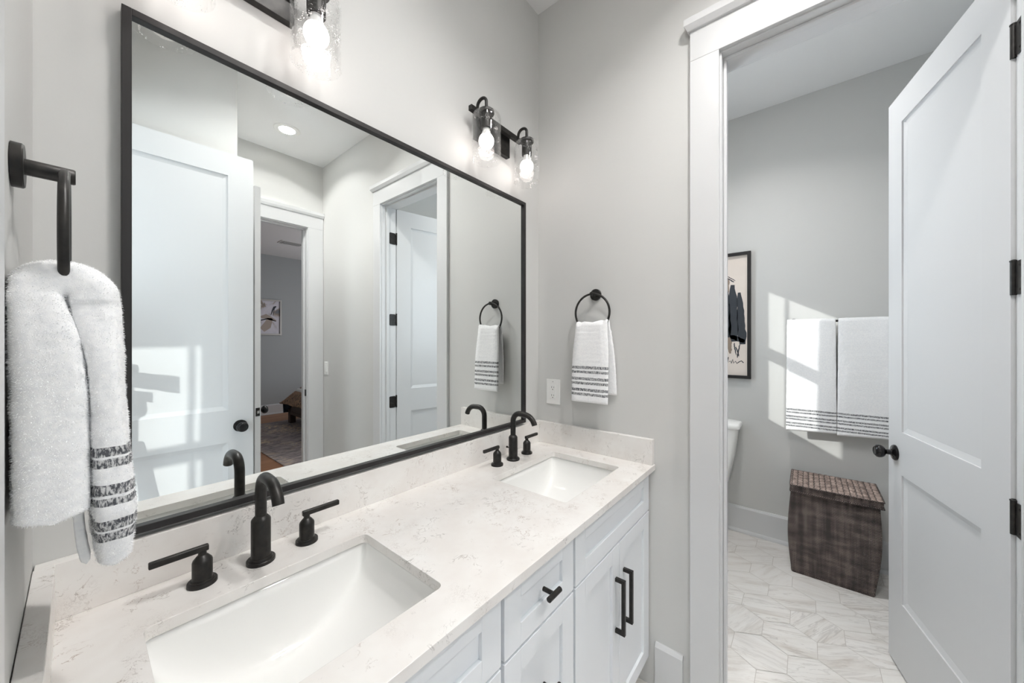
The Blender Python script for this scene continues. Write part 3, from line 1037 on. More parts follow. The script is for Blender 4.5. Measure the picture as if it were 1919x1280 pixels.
# ------------------------------------------------------------ towel rings and hand towels
def towel_ring(wall_x, sg, yc, label):
    """sg = +1: ring stands off towards +x"""
    zc = 1.61
    loc = (wall_x, yc, zc)
    root = thing('towel_ring', label, 'towel ring', loc, 'round towel rings')
    build('wall_plate', MB().lathe(loc, (sg, 0, 0), [(0.0, 0.0005), (0.026, 0.0005), (0.026, 0.0085), (0.0245, 0.010), (0.0, 0.010)], 40), M['black'], root, loc=loc)
    build('post', MB().lathe(loc, (sg, 0, 0), [(0.0, 0.009), (0.0095, 0.009), (0.0095, 0.047), (0.0085, 0.0485), (0, 0.0485)], 28), M['black'], root, loc=loc)
    c = Vector((wall_x + sg * 0.040, yc, zc - 0.082))
    pts = [c + Vector((0, 0.082 * math.sin(2 * PI * k / 72), 0.082 * math.cos(2 * PI * k / 72))) for k in range(72)]
    build('ring', MB().tube(pts, 0.0047, 16, closed=True), M['black'], root, loc=loc)
    return root


towel_ring(0.0, -1, -0.321, 'black round towel ring on the wall beyond the far sink')
towel_ring(WX, 1, -0.327, 'black round towel ring on the left wall, close and seen edge-on')


def fuzz(p, amp, sc):
    return amp * (noise.noise(Vector(p) * sc) + 0.5 * noise.noise(Vector(p) * sc * 2.3))


def draped(name, path, width_fn, th_fn, yfn, nprof=44, step=0.004, amp=0.0012, sc=70, extra=None):
    """sweep a rounded slab (its width along y) along a path in the x-z plane"""
    pts = [Vector((p[0], 0, p[1])) for p in path]
    L = [0]
    for a, b in zip(pts, pts[1:]): L.append(L[-1] + (b - a).length)
    tot = L[-1]; n = int(tot / step)
    mb = MB(); rings = []

    def at(s):
        for i in range(len(pts) - 1):
            if L[i + 1] >= s or i == len(pts) - 2:
                f = (s - L[i]) / max(1e-9, L[i + 1] - L[i]); return pts[i].lerp(pts[i + 1], min(1, max(0, f)))
    N = nprof
    for i in range(n + 1):
        s = tot * i / n
        p = at(s); a = at(max(0, s - 0.004)); b = at(min(tot, s + 0.004))
        t = (b - a).normalized(); nrm = Vector((-t.z, 0, t.x))
        f = i / n
        hw = width_fn(f) / 2; th = th_fn(f); yc = yfn(f)
        endc = min(1.0, math.sqrt(max(0.0, min(s, tot - s) / 0.006) + 0.02))
        for k in range(N):
            an = 2 * PI * k / N
            c_, s_ = math.cos(an), math.sin(an)
            e = 0.42 if th < 0.012 else 0.55
            yy = math.copysign(abs(c_) ** 0.25, c_) * hw
            nn = math.copysign(abs(s_) ** e, s_) * th * endc
            q = p + nrm * nn + Vector((0, yc + yy, 0))
            if extra: q = extra(q, f, yy / hw, nn / th)
            d = fuzz(q, amp, sc)
            q = q + nrm * d * (1 if s_ >= 0 else -1) + Vector((0, d * c_, 0))
            mb.v.append(tuple(q))
    for i in range(n):
        for k in range(N):
            k2 = (k + 1) % N
            mb.f.append([i * N + k, i * N + k2, (i + 1) * N + k2, (i + 1) * N + k]); mb.mi.append(0)
    mb.f.append(list(range(N))[::-1]); mb.f.append([n * N + k for k in range(N)]); mb.mi += [0, 0]
    return mb


BANDS = [(1.280, 1.292), (1.261, 1.272), (1.231, 1.243), (1.212, 1.223), (1.183, 1.195), (1.164, 1.175)]
M['towel_right'] = towel_mat('striped_hand_towel_a', BANDS, 0.042, -1, 1.0)
M['towel_left'] = towel_mat('striped_hand_towel_b', [(1.261, 1.2725), (1.2475, 1.258), (1.214, 1.227), (1.201, 1.2105), (1.170, 1.183), (1.155, 1.167)], -1.4662, 1, 0.55, hatch=430.0)


def arc(cx_, cz_, r, a0, a1, n=10):
    return [(cx_ + r * math.cos(math.radians(a0 + (a1 - a0) * k / n)), cz_ + r * math.sin(math.radians(a0 + (a1 - a0) * k / n))) for k in range(n + 1)]


# right-hand towel: front flap towards -x, back flap towards the wall
path = [(-0.074, 1.134), (-0.068, 1.30), (-0.056, 1.46)] + arc(-0.040, 1.470, 0.014, 180, 0, 10)[1:] + [(-0.024, 1.44), (-0.017, 1.30), (-0.012, 1.168)]


def w_r(f):  # f=0 front bottom, ~0.5 top, 1 back bottom
    top = math.exp(-((f - 0.53) / 0.16) ** 2)
    return 0.172 - 0.024 * top


def ex_r(q, f, a, b):
    # folds: two soft pleats running down, scalloped top
    amp = 0.0035 * (0.3 + 0.7 * math.exp(-((f - 0.5) / 0.2) ** 2))
    q.x += amp * math.sin(a * 5.0 + 1.2) * (1 if f < 0.5 else -0.3)
    if abs(f - 0.53) < 0.08: q.z += 0.006 * abs(math.sin(a * 4.2)) - 0.006 * (1 - a * a) - 0.003 * a
    return q


mb = draped('hand_towel', path, w_r, lambda f: 0.0072, lambda f: -0.324 - (0.010 * max(0, (f - 0.6) / 0.4) + (0.004 if f > 0.6 else 0)), nprof=72, amp=0.0007, extra=ex_r, sc=90)
o = build('hand_towel', mb, M['towel_right'], smooth=80)
tag(o, 'white hand towel with grey stripes on the ring beyond the far sink', 'towel', 'striped hand towels')

# left-hand towel: close to the lens, thick folds; front flap towards +x
cxl = -1.486
path = [(-1.4465, 1.122), (-1.446, 1.18), (-1.4495, 1.25), (-1.4525, 1.33), (-1.455, 1.38), (-1.463, 1.435)] + arc(cxl, 1.452, 0.0215, 0, 180, 14)[1:] + [(-1.5045, 1.435), (-1.4985, 1.40), (-1.4945, 1.35), (-1.4935, 1.27), (-1.4935, 1.196)]


def lerp_tab(f, tab):
    for (a, va), (b, vb) in zip(tab, tab[1:]):
        if f <= b: return va + (vb - va) * (f - a) / (b - a)
    return tab[-1][1]


def th_l(f):
    return lerp_tab(f, [(0, 0.0190), (0.10, 0.0190), (0.22, 0.0165), (0.32, 0.0150), (0.38, 0.0158), (0.43, 0.0180), (0.48, 0.0215), (0.58, 0.0225), (0.62, 0.0215), (0.68, 0.0265), (0.78, 0.0285), (1.0, 0.0285)])


def w_l(f):
    top = math.exp(-((f - 0.53) / 0.10) ** 2)
    base = 0.162 if f < 0.5 else 0.168
    return base - 0.022 * top - (0.030 * max(0, (0.10 - f) / 0.10))


def ex_l(q, f, a, b):
    near = max(0, -a)
    if f < 0.42:
        q.x += 0.0035 * math.sin(a * 6 + f * 5) * (1 - near) * min(1, (0.42 - f) / 0.15)
        k = max(0, (0.12 - f) / 0.12)
        q.x = -1.4475 + (q.x + 1.4475) * (1 - 0.22 * k)
    # soft puckers under the ring
    q.x += 0.0020 * math.sin(a * 11 + f * 8) * math.exp(-((f - 0.5) / 0.2) ** 2)
    q.x = max(q.x, WX + 0.002)
    return q


mb = draped('hand_towel', path, w_l, th_l, lambda f: -0.322, nprof=88, step=0.003, amp=0.0009, sc=70, extra=ex_l)
lt = build('hand_towel', mb, M['towel_left'], smooth=80)
tag(lt, 'white hand towel on the ring at the far left, closest to the camera', 'towel', 'striped hand towels')
# the loose inner corner that hangs below the back flap
path2 = [(-1.469, 1.122), (-1.474, 1.16), (-1.478, 1.24)]
mb = draped('towel_corner', path2, lambda f: 0.012 + 0.05 * f, lambda f: 0.0045, lambda f: -0.352 + 0.01 * f, nprof=28, amp=0.0006)
build('towel_corner', mb, M['towel_left'], lt, smooth=80)


# terry pile of the close towel: thousands of short loops, nobody could count them
def pile(src, n, length, rad):
    me = src.data
    polys = [p for p in me.polygons if p.area > 0]
    cum = []; a = 0
    for p in polys: a += p.area; cum.append(a)
    import bisect
    mb = MB(); rnd = random.Random(3)
    for _ in range(n):
        p = polys[min(len(polys) - 1, bisect.bisect(cum, rnd.random() * a))]
        vs = [me.vertices[i].co for i in p.vertices]
        if len(vs) < 4: continue
        if len(vs) > 4: continue
        s, t_ = rnd.random(), rnd.random()
        q = vs[0].lerp(vs[1], s).lerp(vs[3].lerp(vs[2], s), t_)
        nrm = (p.normal + Vector((rnd.uniform(-.5, .5), rnd.uniform(-.5, .5), rnd.uniform(-.7, .4)))).normalized()
        side = nrm.orthogonal().normalized()
        side = (Matrix.Rotation(rnd.random() * 6.28, 3, nrm) @ side) * rad
        l_ = length * rnd.uniform(0.5, 1.2)
        mid = q + nrm * l_ * 0.55; bend = Vector((rnd.uniform(-.4, .4), rnd.uniform(-.4, .4), -0.4)) * l_ * 0.5
        tip = q + nrm * l_ + bend
        o_ = len(mb.v)
        mb.v += [tuple(q - side), tuple(q + side), tuple(mid + side * .8), tuple(mid - side * .8), tuple(tip)]
        mb.f += [[o_, o_ + 1, o_ + 2, o_ + 3], [o_ + 3, o_ + 2, o_ + 4]]; mb.mi += [0, 0]
    me2 = bpy.data.meshes.new('terry_pile'); me2.from_pydata(mb.v, [], mb.f)
    me2.materials.append(src.data.materials[0])
    o_ = bpy.data.objects.new('terry_pile', me2); COL.objects.link(o_); o_.parent = src
    o_['kind'] = 'stuff'
    return o_


pile(lt, 60000, 0.0022, 0.00022)

# ------------------------------------------------------------ outlet and switch
def plate_base(name, label, cat, wx, yc, zc, w_, h_):
    loc = (wx, yc, zc)
    root = thing(name, label, cat, loc)
    mb = MB().box(wx - 0.0055, wx - 0.0005, yc - w_ / 2, yc + w_ / 2, zc - h_ / 2, zc + h_ / 2)
    build('cover_plate', mb, M['plastic'], root, smooth=0, loc=loc, bevel=0.0022, seg=3)
    return root, loc


root, loc = plate_base('power_outlet', 'white duplex power outlet with a wide cover plate beside the mirror', 'power outlet', 0.0, -0.093, 1.154, 0.078, 0.122)
build('receptacle', MB().box(-0.0080, -0.005, -0.093 - 0.0165, -0.093 + 0.0165, 1.154 - 0.0335, 1.154 + 0.0335), M['plastic'], root, smooth=0, loc=loc, bevel=0.0008)
rec = [c for c in root.children if c.name.startswith('receptacle')][0]
for zc in (1.173, 1.134):
    for sl in (MB().box(-0.0084, -0.0078, -0.093 + 0.0050, -0.093 + 0.0070, zc - 0.001, zc + 0.0075),
               MB().box(-0.0084, -0.0078, -0.093 - 0.0070, -0.093 - 0.0050, zc, zc + 0.0065),
               MB().cyl((-0.0084, -0.093, zc - 0.0075), (-0.0078, -0.093, zc - 0.0075), 0.0024, 12)):
        build('socket_slot', sl, M['slot'], rec, smooth=0, loc=(-0.008, -0.093, zc))
build('test_button', MB().box(-0.0092, -0.0078, -0.093 - 0.006, -0.093 + 0.006, 1.1535, 1.1575), M['plastic'], root, smooth=0, loc=loc, bevel=0.0004)
build('cover_screw', MB().cyl((-0.0064, -0.093, 1.203), (-0.0053, -0.093, 1.203), 0.0028, 14), NT('screw_grey', .4, (.45, .45, .45, 1)).m, root, loc=loc)

root, loc = plate_base('light_switch', 'white rocker light switch on the passage wall, seen in the mirror', 'light switch', 0.0, -2.467, 1.150, 0.075, 0.118)
build('rocker', MB().box(-0.0085, -0.005, -2.467 - 0.0165, -2.467 + 0.0165, 1.150 - 0.0335, 1.150 + 0.0335), M['plastic'], root, smooth=0, loc=loc, bevel=0.0008)

# ------------------------------------------------------------ toilet room things
# towel bar
bl = thing('towel_bar', 'towel bar on the toilet room back wall under two draped towels', 'towel bar', (TX, -1.25, 1.53))
BLc = (TX, -1.25, 1.53)
build('bar', MB().cyl((1.535, -0.968, 1.530), (1.535, -1.56, 1.530), 0.007, 20), M['black'], bl, loc=BLc)
for y in (-0.990, -1.555):
    build('bar_bracket', MB().lathe((TX, y, 1.53), (-1, 0, 0), [(0.0, 0.0005), (0.024, 0.0005), (0.024, 0.009), (0.010, 0.011), (0.010, 0.083), (0.0, 0.083)], 28), M['black'], bl, loc=BLc)

TB = [(0.946, 0.957), (0.928, 0.938), (0.901, 0.912), (0.884, 0.894), (0.857, 0.868), (0.840, 0.850)]
M['bath_towel'] = towel_mat('striped_bath_towel', TB, -1.532, -1, 1.6)


def bath_towel(y0, y1, zb, label, seed):
    yc = (y0 + y1) / 2; wd = abs(y1 - y0)
    path = [(1.516, zb), (1.518, 1.1), (1.521, 1.50)] + arc(1.535, 1.528, 0.0125, 180, 0, 10)[1:] + [(1.549, 1.50), (1.553, 1.1), (1.556, zb + 0.015)]

    def ex(q, f, a, b):
        s = 1 if f < 0.5 else -1
        q.x += 0.0045 * math.sin(a * 4 + seed) * (1 - abs(f - 0.5) * 1.4) * s + 0.003 * noise.noise(Vector((a * 2, f * 6, seed)))
        if f < 0.45 or f > 0.55: q.x = min(q.x, 1.60)
        # soft diagonal creases
        q.x += 0.0018 * noise.noise(Vector((a * 9 + f * 14, f * 9 - a * 5, seed * 3)))
        q.z -= (0.006 * (1 + a)) if f < 0.05 else 0
        return q
    mb = draped('bath_towel', path, lambda f: wd + 0.012 * abs(f - 0.5) * 2, lambda f: 0.0075, lambda f: yc, nprof=64, step=0.008, amp=0.0010, sc=55, extra=ex)
    o = build('bath_towel', mb, M['bath_towel'], smooth=80)
    tag(o, label, 'towel', 'bath towels on the bar')
    return o


bath_towel(-0.956, -1.198, 0.822, 'white striped bath towel on the bar, the left one, crossed by sunlight', 1.0)
bath_towel(-1.2105, -1.452, 0.826, 'white striped bath towel on the bar, the right one, partly behind the door', 2.3)

# framed ink picture above the toilet
pic = thing('framed_picture', 'black framed ink picture with a brushed dark figure over the toilet', 'picture', (TX, -0.45, 1.129))
PL = (TX, -0.45, 1.129)
py0, py1, pz0, pz1 = -0.746, -0.150, 1.129, 2.054
f = 0.022; mb = MB()
for a in ((py0, py0 + f, pz0, pz1), (py1 - f, py1, pz0, pz1), (py0 + f, py1 - f, pz0, pz0 + f), (py0 + f, py1 - f, pz1 - f, pz1)):
    mb.box(TX - 0.030, TX - 0.001, a[0], a[1], a[2], a[3])
build('picture_frame', mb, M['frame'], pic, smooth=0, loc=PL, bevel=0.001)
m_ = NT('cream_print_paper', 0.5); m_.col(m_.ramp(m_.noise(m_.coord(), 3, 3), [(0.3, hx(226, 214, 204)), (0.7, hx(236, 226, 217))])); M['paper'] = m_.m
build('print', MB().box(TX - 0.012, TX - 0.006, py0 + f, py1 - f, pz0 + f, pz1 - f), M['paper'], pic, smooth=0, loc=PL)
M['ink'] = paint('dark_ink', hx(58, 62, 68), 0.7, 0.1, 60)
M['ink_wash'] = paint('brown_ink_wash', hx(150, 134, 120), 0.7, 0.1, 60)


def blob(mb, pts, x, hw, seed=0):
    """brush stroke: a ribbon of varying width lying on the paper; pts (y, z, half width)"""
    vs = []; n = len(pts)
    for i, (y, z, w_) in enumerate(pts):
        a = pts[max(0, i - 1)]; b = pts[min(n - 1, i + 1)]
        t = Vector((0, b[0] - a[0], b[1] - a[1])).normalized(); nn = Vector((0, -t.z, t.y))
        for s in (-1, 1):
            for dx in (0, -0.0006):
                vs.append(Vector((x + dx, y, z)) + nn * w_ * s)
    fs = []
    for i in range(n - 1):
        o_ = i * 4; p_ = o_ + 4
        fs += [(o_ + 1, o_ + 3, p_ + 3, p_ + 1), (o_, o_ + 1, p_ + 1, p_), (o_ + 2, p_ + 2, p_ + 3, o_ + 3)]
    fs += [(0, 2, 3, 1), (4 * n - 4, 4 * n - 3, 4 * n - 1, 4 * n - 2)]
    mb.add(vs, fs)


ix = TX - 0.0122


def stroke(y0, z0, y1, z1, w0, w1, wob=0.004, n=14, seed=0):
    r = random.Random(seed); out = []
    for k in range(n + 1):
        t = k / n
        out.append((y0 + (y1 - y0) * t + r.uniform(-wob, wob) * .5, z0 + (z1 - z0) * t, (w0 + (w1 - w0) * t) * (1 + r.uniform(-.12, .12)) * min(1, 0.35 + 3 * min(t, 1 - t) + .2)))
    return out


mb = MB()
for s in ((-0.545, 1.80, -0.560, 1.43, 0.020, 0.026), (-0.590, 1.82, -0.600, 1.40, 0.022, 0.034), (-0.632, 1.76, -0.655, 1.38, 0.016, 0.030), (-0.50, 1.74, -0.52, 1.45, 0.02, 0.02),
          (-0.575, 1.44, -0.665, 1.40, 0.016, 0.016), (-0.600, 1.39, -0.612, 1.30, 0.004, 0.003), (-0.636, 1.38, -0.620, 1.28, 0.0035, 0.004), (-0.612, 1.36, -0.632, 1.29, 0.004, 0.003),
          (-0.548, 1.88, -0.600, 1.84, 0.003, 0.004), (-0.560, 1.885, -0.610, 1.850, 0.003, 0.002)):
    blob(mb, stroke(s[0] - 0.04, s[1], s[2] - 0.04, s[3], s[4], s[5], seed=int(s[0] * 1000) % 97), ix, 0)
# scribbled signature
sig = [(-0.560, 1.236), (-0.572, 1.262), (-0.566, 1.222), (-0.585, 1.232), (-0.590, 1.216), (-0.600, 1.245), (-0.606, 1.217), (-0.618, 1.232), (-0.626, 1.216), (-0.640, 1.228), (-0.655, 1.236), (-0.668, 1.222)]
blob(mb, [(y - 0.032, z + 0.022, 0.0030) for y, z in sig], ix, 0)
build('ink_figure', mb, M['ink'], pic, smooth=0, loc=PL)
mb = MB()
blob(mb, stroke(-0.595, 1.87, -0.590, 1.72, 0.018, 0.012, seed=5), ix + 0.0001, 0)
build('ink_wash', mb, M['ink_wash'], pic, smooth=0, loc=PL)
mb = MB(); blob(mb, stroke(-0.605, 1.50, -0.615, 1.31, 0.022, 0.010, seed=6), ix + 0.0001, 0)
build('ink_wash', mb, M['ink_wash'], pic, smooth=0, loc=PL)

# toilet
tl = thing('toilet', 'white toilet, only the edge of its tank showing past the door casing', 'toilet', (1.30, -0.455, 0))
TL = (1.30, -0.455, 0)


def loft(sections, n=40):
    """sections: (cx, cy, z, hx, hy, power)"""
    mb = MB()
    for cx_, cy_, z, hx_, hy_, pw in sections:
        for k in range(n):
            a = 2 * PI * k / n; c_, s_ = math.cos(a), math.sin(a)
            mb.v.append((cx_ + math.copysign(abs(c_) ** pw, c_) * hx_, cy_ + math.copysign(abs(s_) ** pw, s_) * hy_, z))
    m_ = len(sections)
    for i in range(m_ - 1):
        for k in range(n):
            k2 = (k + 1) % n
            mb.f.append([i * n + k, i * n + k2, (i + 1) * n + k2, (i + 1) * n + k]); mb.mi.append(0)
    mb.f.append(list(range(n))[::-1]); mb.f.append([(m_ - 1) * n + k for k in range(n)]); mb.mi += [0, 0]
    return mb


yc = -0.455
build('tank', loft([(1.50, yc, 0.40, 0.075, 0.170, .35), (1.50, yc, 0.47, 0.085, 0.182, .3), (1.50, yc, 0.60, 0.090, 0.207, .28), (1.50, yc, 0.782, 0.098, 0.228, .25)]), M['porcelain'], tl, smooth=50, loc=TL)
build('tank_lid', loft([(1.497, yc, 0.783, 0.100, 0.234, .25), (1.497, yc, 0.790, 0.107, 0.243, .25), (1.497, yc, 0.812, 0.108, 0.244, .25), (1.497, yc, 0.822, 0.100, 0.236, .25)]), M['porcelain'], tl, smooth=50, loc=TL)
build('bowl', loft([(1.28, yc, 0.0, 0.20, 0.115, .6), (1.27, yc, 0.12, 0.19, 0.105, .6), (1.22, yc, 0.25, 0.22, 0.14, .75), (1.17, yc, 0.36, 0.26, 0.180, .9), (1.16, yc, 0.40, 0.265, 0.185, .9)]), M['porcelain'], tl, smooth=50, loc=TL)
build('seat_cover', loft([(1.17, yc, 0.402, 0.255, 0.183, .9), (1.17, yc, 0.43, 0.258, 0.185, .9), (1.17, yc, 0.44, 0.245, 0.175, .9)]), M['plastic'], tl, smooth=50, loc=TL)
build('flush_lever', MB().cyl((1.400, yc + 0.17, 0.74), (1.385, yc + 0.17, 0.74), 0.010, 16).box(1.378, 1.386, yc + 0.09, yc + 0.178, 0.733, 0.747), M['steel'], tl, smooth=30, loc=TL, bevel=0.002)

# hamper
hm = thing('laundry_hamper', 'dark brown woven rattan laundry hamper with lid against the back wall', 'hamper', (1.42, -1.17, 0))
HL = (1.42, -1.17, 0)
mb = MB()
secs = []
for k in range(25):
    t = k / 24; z = 0.0 + 0.50 * t
    bul = math.sin(PI * min(1, t / 0.97)) ** 1.1
    yl = -0.985 + 0.004 * t + 0.016 * bul        # near the toilet side
    yr = -1.347 - 0.022 * t - 0.016 * bul
    xf = 1.272 - 0.010 * t - 0.004 * bul; xb = 1.565
    secs.append((xf, xb, yl, yr, z))
for xf, xb, yl, yr, z in secs:
    rr_ = 0.014; pts = []
    x0, x1, y0, y1 = xf, xb, yr, yl
    for cx_, cy_, a0 in ((x1 - rr_, y1 - rr_, 0), (x0 + rr_, y1 - rr_, 90), (x0 + rr_, y0 + rr_, 180), (x1 - rr_, y0 + rr_, 270)):
        for q in range(5):
            a = math.radians(a0 + 22.5 * q); pts.append((cx_ + rr_ * math.cos(a), cy_ + rr_ * math.sin(a), z))
    mb.v += pts
n = 20
for i in range(len(secs) - 1):
    for k in range(n):
        k2 = (k + 1) % n
        mb.f.append([i * n + k, i * n + k2, (i + 1) * n + k2, (i + 1) * n + k]); mb.mi.append(0)
mb.f.append(list(range(n))[::-1]); mb.f.append([(len(secs) - 1) * n + k for k in range(n)]); mb.mi += [0, 0]
build('basket_body', mb, M['wicker'], hm, smooth=60, loc=HL)
mb = MB().box(1.248, 1.572, -0.981, -1.379, 0.495, 0.535)
lid = build('lid_skirt', mb, M['wicker'], hm, smooth=0, loc=HL, bevel=0.006)
# cushion-like basket-weave top
def lidtop(u_, v_):
    x = 1.246 + 0.328 * u_; y = -0.979 - 0.402 * v_
    e = min(u_, 1 - u_, v_, 1 - v_)
    r_, c_ = u_ * 6, v_ * 14
    over = 1 if (int(r_) + int(c_)) % 2 == 0 else 0
    hgt = 0.0055 * (abs(math.sin(PI * r_)) ** .6) * (abs(math.sin(PI * c_)) ** .6) * (1.0 if over else 0.75)
    return (x, y, 0.536 + hgt * (1 if e > 0.001 else 0))
mb = MB().grid(lidtop, 48, 112)
lo = build('lid_top', mb, M['wicker_lid'], hm, smooth=80, loc=HL)
# braided borders
mb = MB()
for z, o_ in ((0.534, 0.002), (0.498, 0.001), (0.012, 0.0)):
    mb = MB()
    xf, xb, yl, yr = (1.247, 1.573, -0.980, -1.380) if z > 0.3 else (1.273, 1.563, -0.987, -1.346)
    L_ = [(xf, yl), (xf, yr), (xb, yr), (xb, yl)]
    pts = []
    for (a, b), (c, d) in zip(L_, L_[1:] + L_[:1]):
        for k in range(30):
            t = k / 30
            w1 = 0.0008 * math.sin(t * 90)
            pts.append((a + (c - a) * t + w1, b + (d - b) * t + w1, z + 0.001 * math.cos(t * 90)))
    mb.tube(pts, 0.0042, 8, closed=True)
    build('braided_border', mb, M['wicker'], hm, smooth=60, loc=HL)

# ------------------------------------------------------------ recessed ceiling lights (passage one real, the rest added fill)
def can_light(x, y, label, lit=True, power=None):
    z = ROOM_H
    root = thing('recessed_light', label, 'ceiling light', (x, y, z), 'recessed ceiling lights')
    loc = (x, y, z)
    mb = MB().lathe((x, y, z - 0.006), (0, 0, 1), [(0.056, 0.0), (0.085, 0.0), (0.092, 0.0055), (0.092, 0.006), (0.052, 0.006), (0.056, 0.0)], 48, caps=False)
    build('trim_ring', mb, M['plastic'], root, loc=loc)
    mb = MB().lathe((x, y, z - 0.0035), (0, 0, 1), [(0.0, 0.0), (0.055, 0.0), (0.055, 0.003), (0.0, 0.003)], 48, caps=False)
    build('light_lens', mb, M['can'], root, loc=loc)
    if power:
        d = bpy.data.lights.new('ceiling_lamp', 'AREA'); d.shape = 'DISK'; d.size = 0.10; d.spread = math.radians(132); d.energy = power; d.color = (1.0, 0.98, 0.96)
        o = bpy.data.objects.new('ceiling_lamp', d); COL.objects.link(o); o.location = (x, y, z - 0.008)
    return root


can_light(-0.442, -2.123, 'lit recessed ceiling light in the passage, seen in the mirror', power=10)
can_light(-0.98, -0.74, 'unseen recessed ceiling light nearest the left wall, added as fill', power=4.4)  # made-up can out of view, brightens the near side of the bath
can_light(-0.60, -1.08, 'unseen recessed ceiling light nearest the toilet door, added as fill', power=8.0)  # unseen can put in to fill the middle of the bath
can_light(0.72, -0.80, 'unseen recessed ceiling light in the toilet room, added as fill', power=7.2)  # extra overhead fill for the toilet room, no such lamp in view

# ------------------------------------------------------------ bedroom seen through the mirror
vent = thing('ceiling_vent', 'dark slatted ceiling vent in the bedroom, seen in the mirror', 'vent', (0.80, -5.72, ROOM_H))
VLc = (0.80, -5.72, ROOM_H)
build('vent_frame', MB().box(0.63, 0.97, -5.60, -5.84, ROOM_H - 0.008, ROOM_H - 0.001), M['plastic'], vent, smooth=0, loc=VLc, bevel=0.002)
build('vent_core', MB().box(0.655, 0.945, -5.625, -5.815, ROOM_H - 0.010, ROOM_H - 0.007), M['slot'], vent, smooth=0, loc=VLc)
mb = MB()
for k in range(10): mb.box(0.655 + 0.029 * k, 0.663 + 0.029 * k, -5.625, -5.815, ROOM_H - 0.013, ROOM_H - 0.009)
for k in range(4): mb.box(0.655, 0.945, -5.64 - 0.05 * k, -5.648 - 0.05 * k, ROOM_H - 0.013, ROOM_H - 0.009)
build('vent_slats', mb, M['plastic'], vent, smooth=0, loc=VLc)
sm = thing('smoke_detector', 'small dark ceiling detector beside the bedroom vent, seen in the mirror', 'detector', (1.33, -5.45, ROOM_H))
build('detector_body', MB().lathe((1.33, -5.45, ROOM_H - 0.001), (0, 0, -1), [(0, 0), (0.055, 0), (0.055, 0.02), (0.04, 0.035), (0, 0.035)], 28), M['slot'], sm, loc=(1.33, -5.45, ROOM_H))

bp = thing('framed_picture', 'silver framed abstract painting on the bedroom wall, seen in the mirror', 'picture', (0.75, BY, 1.52))
BL_ = (0.75, BY, 1.52)
M['silver'] = NT('brushed_silver_frame', 0.35, (0.55, 0.53, 0.5, 1), 0.8).m
mb = MB(); f = 0.028
x0, x1, z0, z1 = 0.46, 1.04, 1.522, 2.205
for a in ((x0, x0 + f, z0, z1), (x1 - f, x1, z0, z1), (x0 + f, x1 - f, z0, z0 + f), (x0 + f, x1 - f, z1 - f, z1)):
    mb.box(a[0], a[1], BY + 0.001, BY + 0.03, a[2], a[3])
build('picture_frame', mb, M['silver'], bp, smooth=0, loc=BL_, bevel=0.001)


def canvas_mat():
    m = NT('abstract_canvas', 0.7)
    v = m.coord()
    a = m.noise(v, 2.6, 4, 0.6, 1.2)
    m.col(m.ramp(a, [(0.30, hx(120, 124, 130)), (0.36, hx(160, 146, 132)), (0.43, hx(208, 206, 214)), (0.66, hx(222, 218, 224))]))
    return m.m


build('canvas', MB().box(x0 + f, x1 - f, BY + 0.004, BY + 0.012, z0 + f, z1 - f), canvas_mat(), bp, smooth=0, loc=BL_)
# brushed shapes on the canvas
mb = MB()


def sw(pts, w_):
    n_ = len(pts); vs = []
    for i, (x, z, ww) in enumerate(pts):
        a = pts[max(0, i - 1)]; b = pts[min(n_ - 1, i + 1)]
        t = Vector((b[0] - a[0], 0, b[1] - a[1])).normalized(); nn = Vector((-t.z, 0, t.x))
        for s in (-1, 1): vs.append(Vector((x, BY + 0.0126, z)) + nn * ww * s)
    mb.add(vs, [(2 * i, 2 * i + 1, 2 * i + 3, 2 * i + 2) for i in range(n_ - 1)])


sw([(0.70, 1.86, 0.02), (0.78, 1.88, 0.045), (0.86, 1.84, 0.035), (0.95, 1.80, 0.012)], 0)
sw([(0.72, 1.62, 0.05), (0.80, 1.70, 0.07), (0.84, 1.80, 0.05), (0.88, 1.84, 0.02)], 0)
build('painted_shapes', mb, paint('grey_brown_paint', hx(172, 160, 150), 0.7, 0.1, 60), bp, smooth=0, loc=BL_)
mb = MB()
sw([(0.86, 1.90, 0.004), (0.89, 2.00, 0.012), (0.92, 2.06, 0.02), (0.95, 2.08, 0.008)], 0)
sw([(0.90, 1.90, 0.004), (0.91, 1.98, 0.006), (0.925, 2.04, 0.004)], 0)
sw([(0.70, 1.80, 0.01), (0.82, 1.84, 0.012), (0.95, 1.79, 0.006)], 0)
build('painted_lines', mb, M['ink'], bp, smooth=0, loc=BL_)

rug = build('area_rug', MB().box(-0.02, 3.0, -6.10, -3.30, 0.0, 0.012), M['rug'], smooth=0, bevel=0.004)
tag(rug, 'grey and beige patterned rug on the bedroom floor, seen in the mirror', 'rug')

bed = thing('bed', 'dark wooden bed under a mottled tan duvet, seen in the mirror', 'bed', (1.8, -4.9, 0))
BD = (1.8, -4.9, 0)
build('bed_rail', MB().box(0.80, 0.845, -5.80, -4.0, 0.16, 0.40).box(0.80, 2.9, -5.80, -5.76, 0.16, 0.40).box(0.80, 2.9, -4.04, -4.0, 0.16, 0.40), M['darkwood'], bed, smooth=0, loc=BD, bevel=0.004)
build('rail_moulding', MB().box(0.788, 0.80, -5.70, -4.1, 0.335, 0.36).box(0.788, 0.80, -5.70, -4.1, 0.20, 0.215), M['darkwood'], bed, smooth=0, loc=BD, bevel=0.002)
for x, y in ((0.80, -5.86), (0.80, -4.06), (2.84, -5.86), (2.84, -4.06)):
    build('leg', MB().box(x, x + 0.09, y, y + 0.09, 0.0125, 0.40), M['darkwood'], bed, smooth=0, loc=(x, y, 0), bevel=0.004)


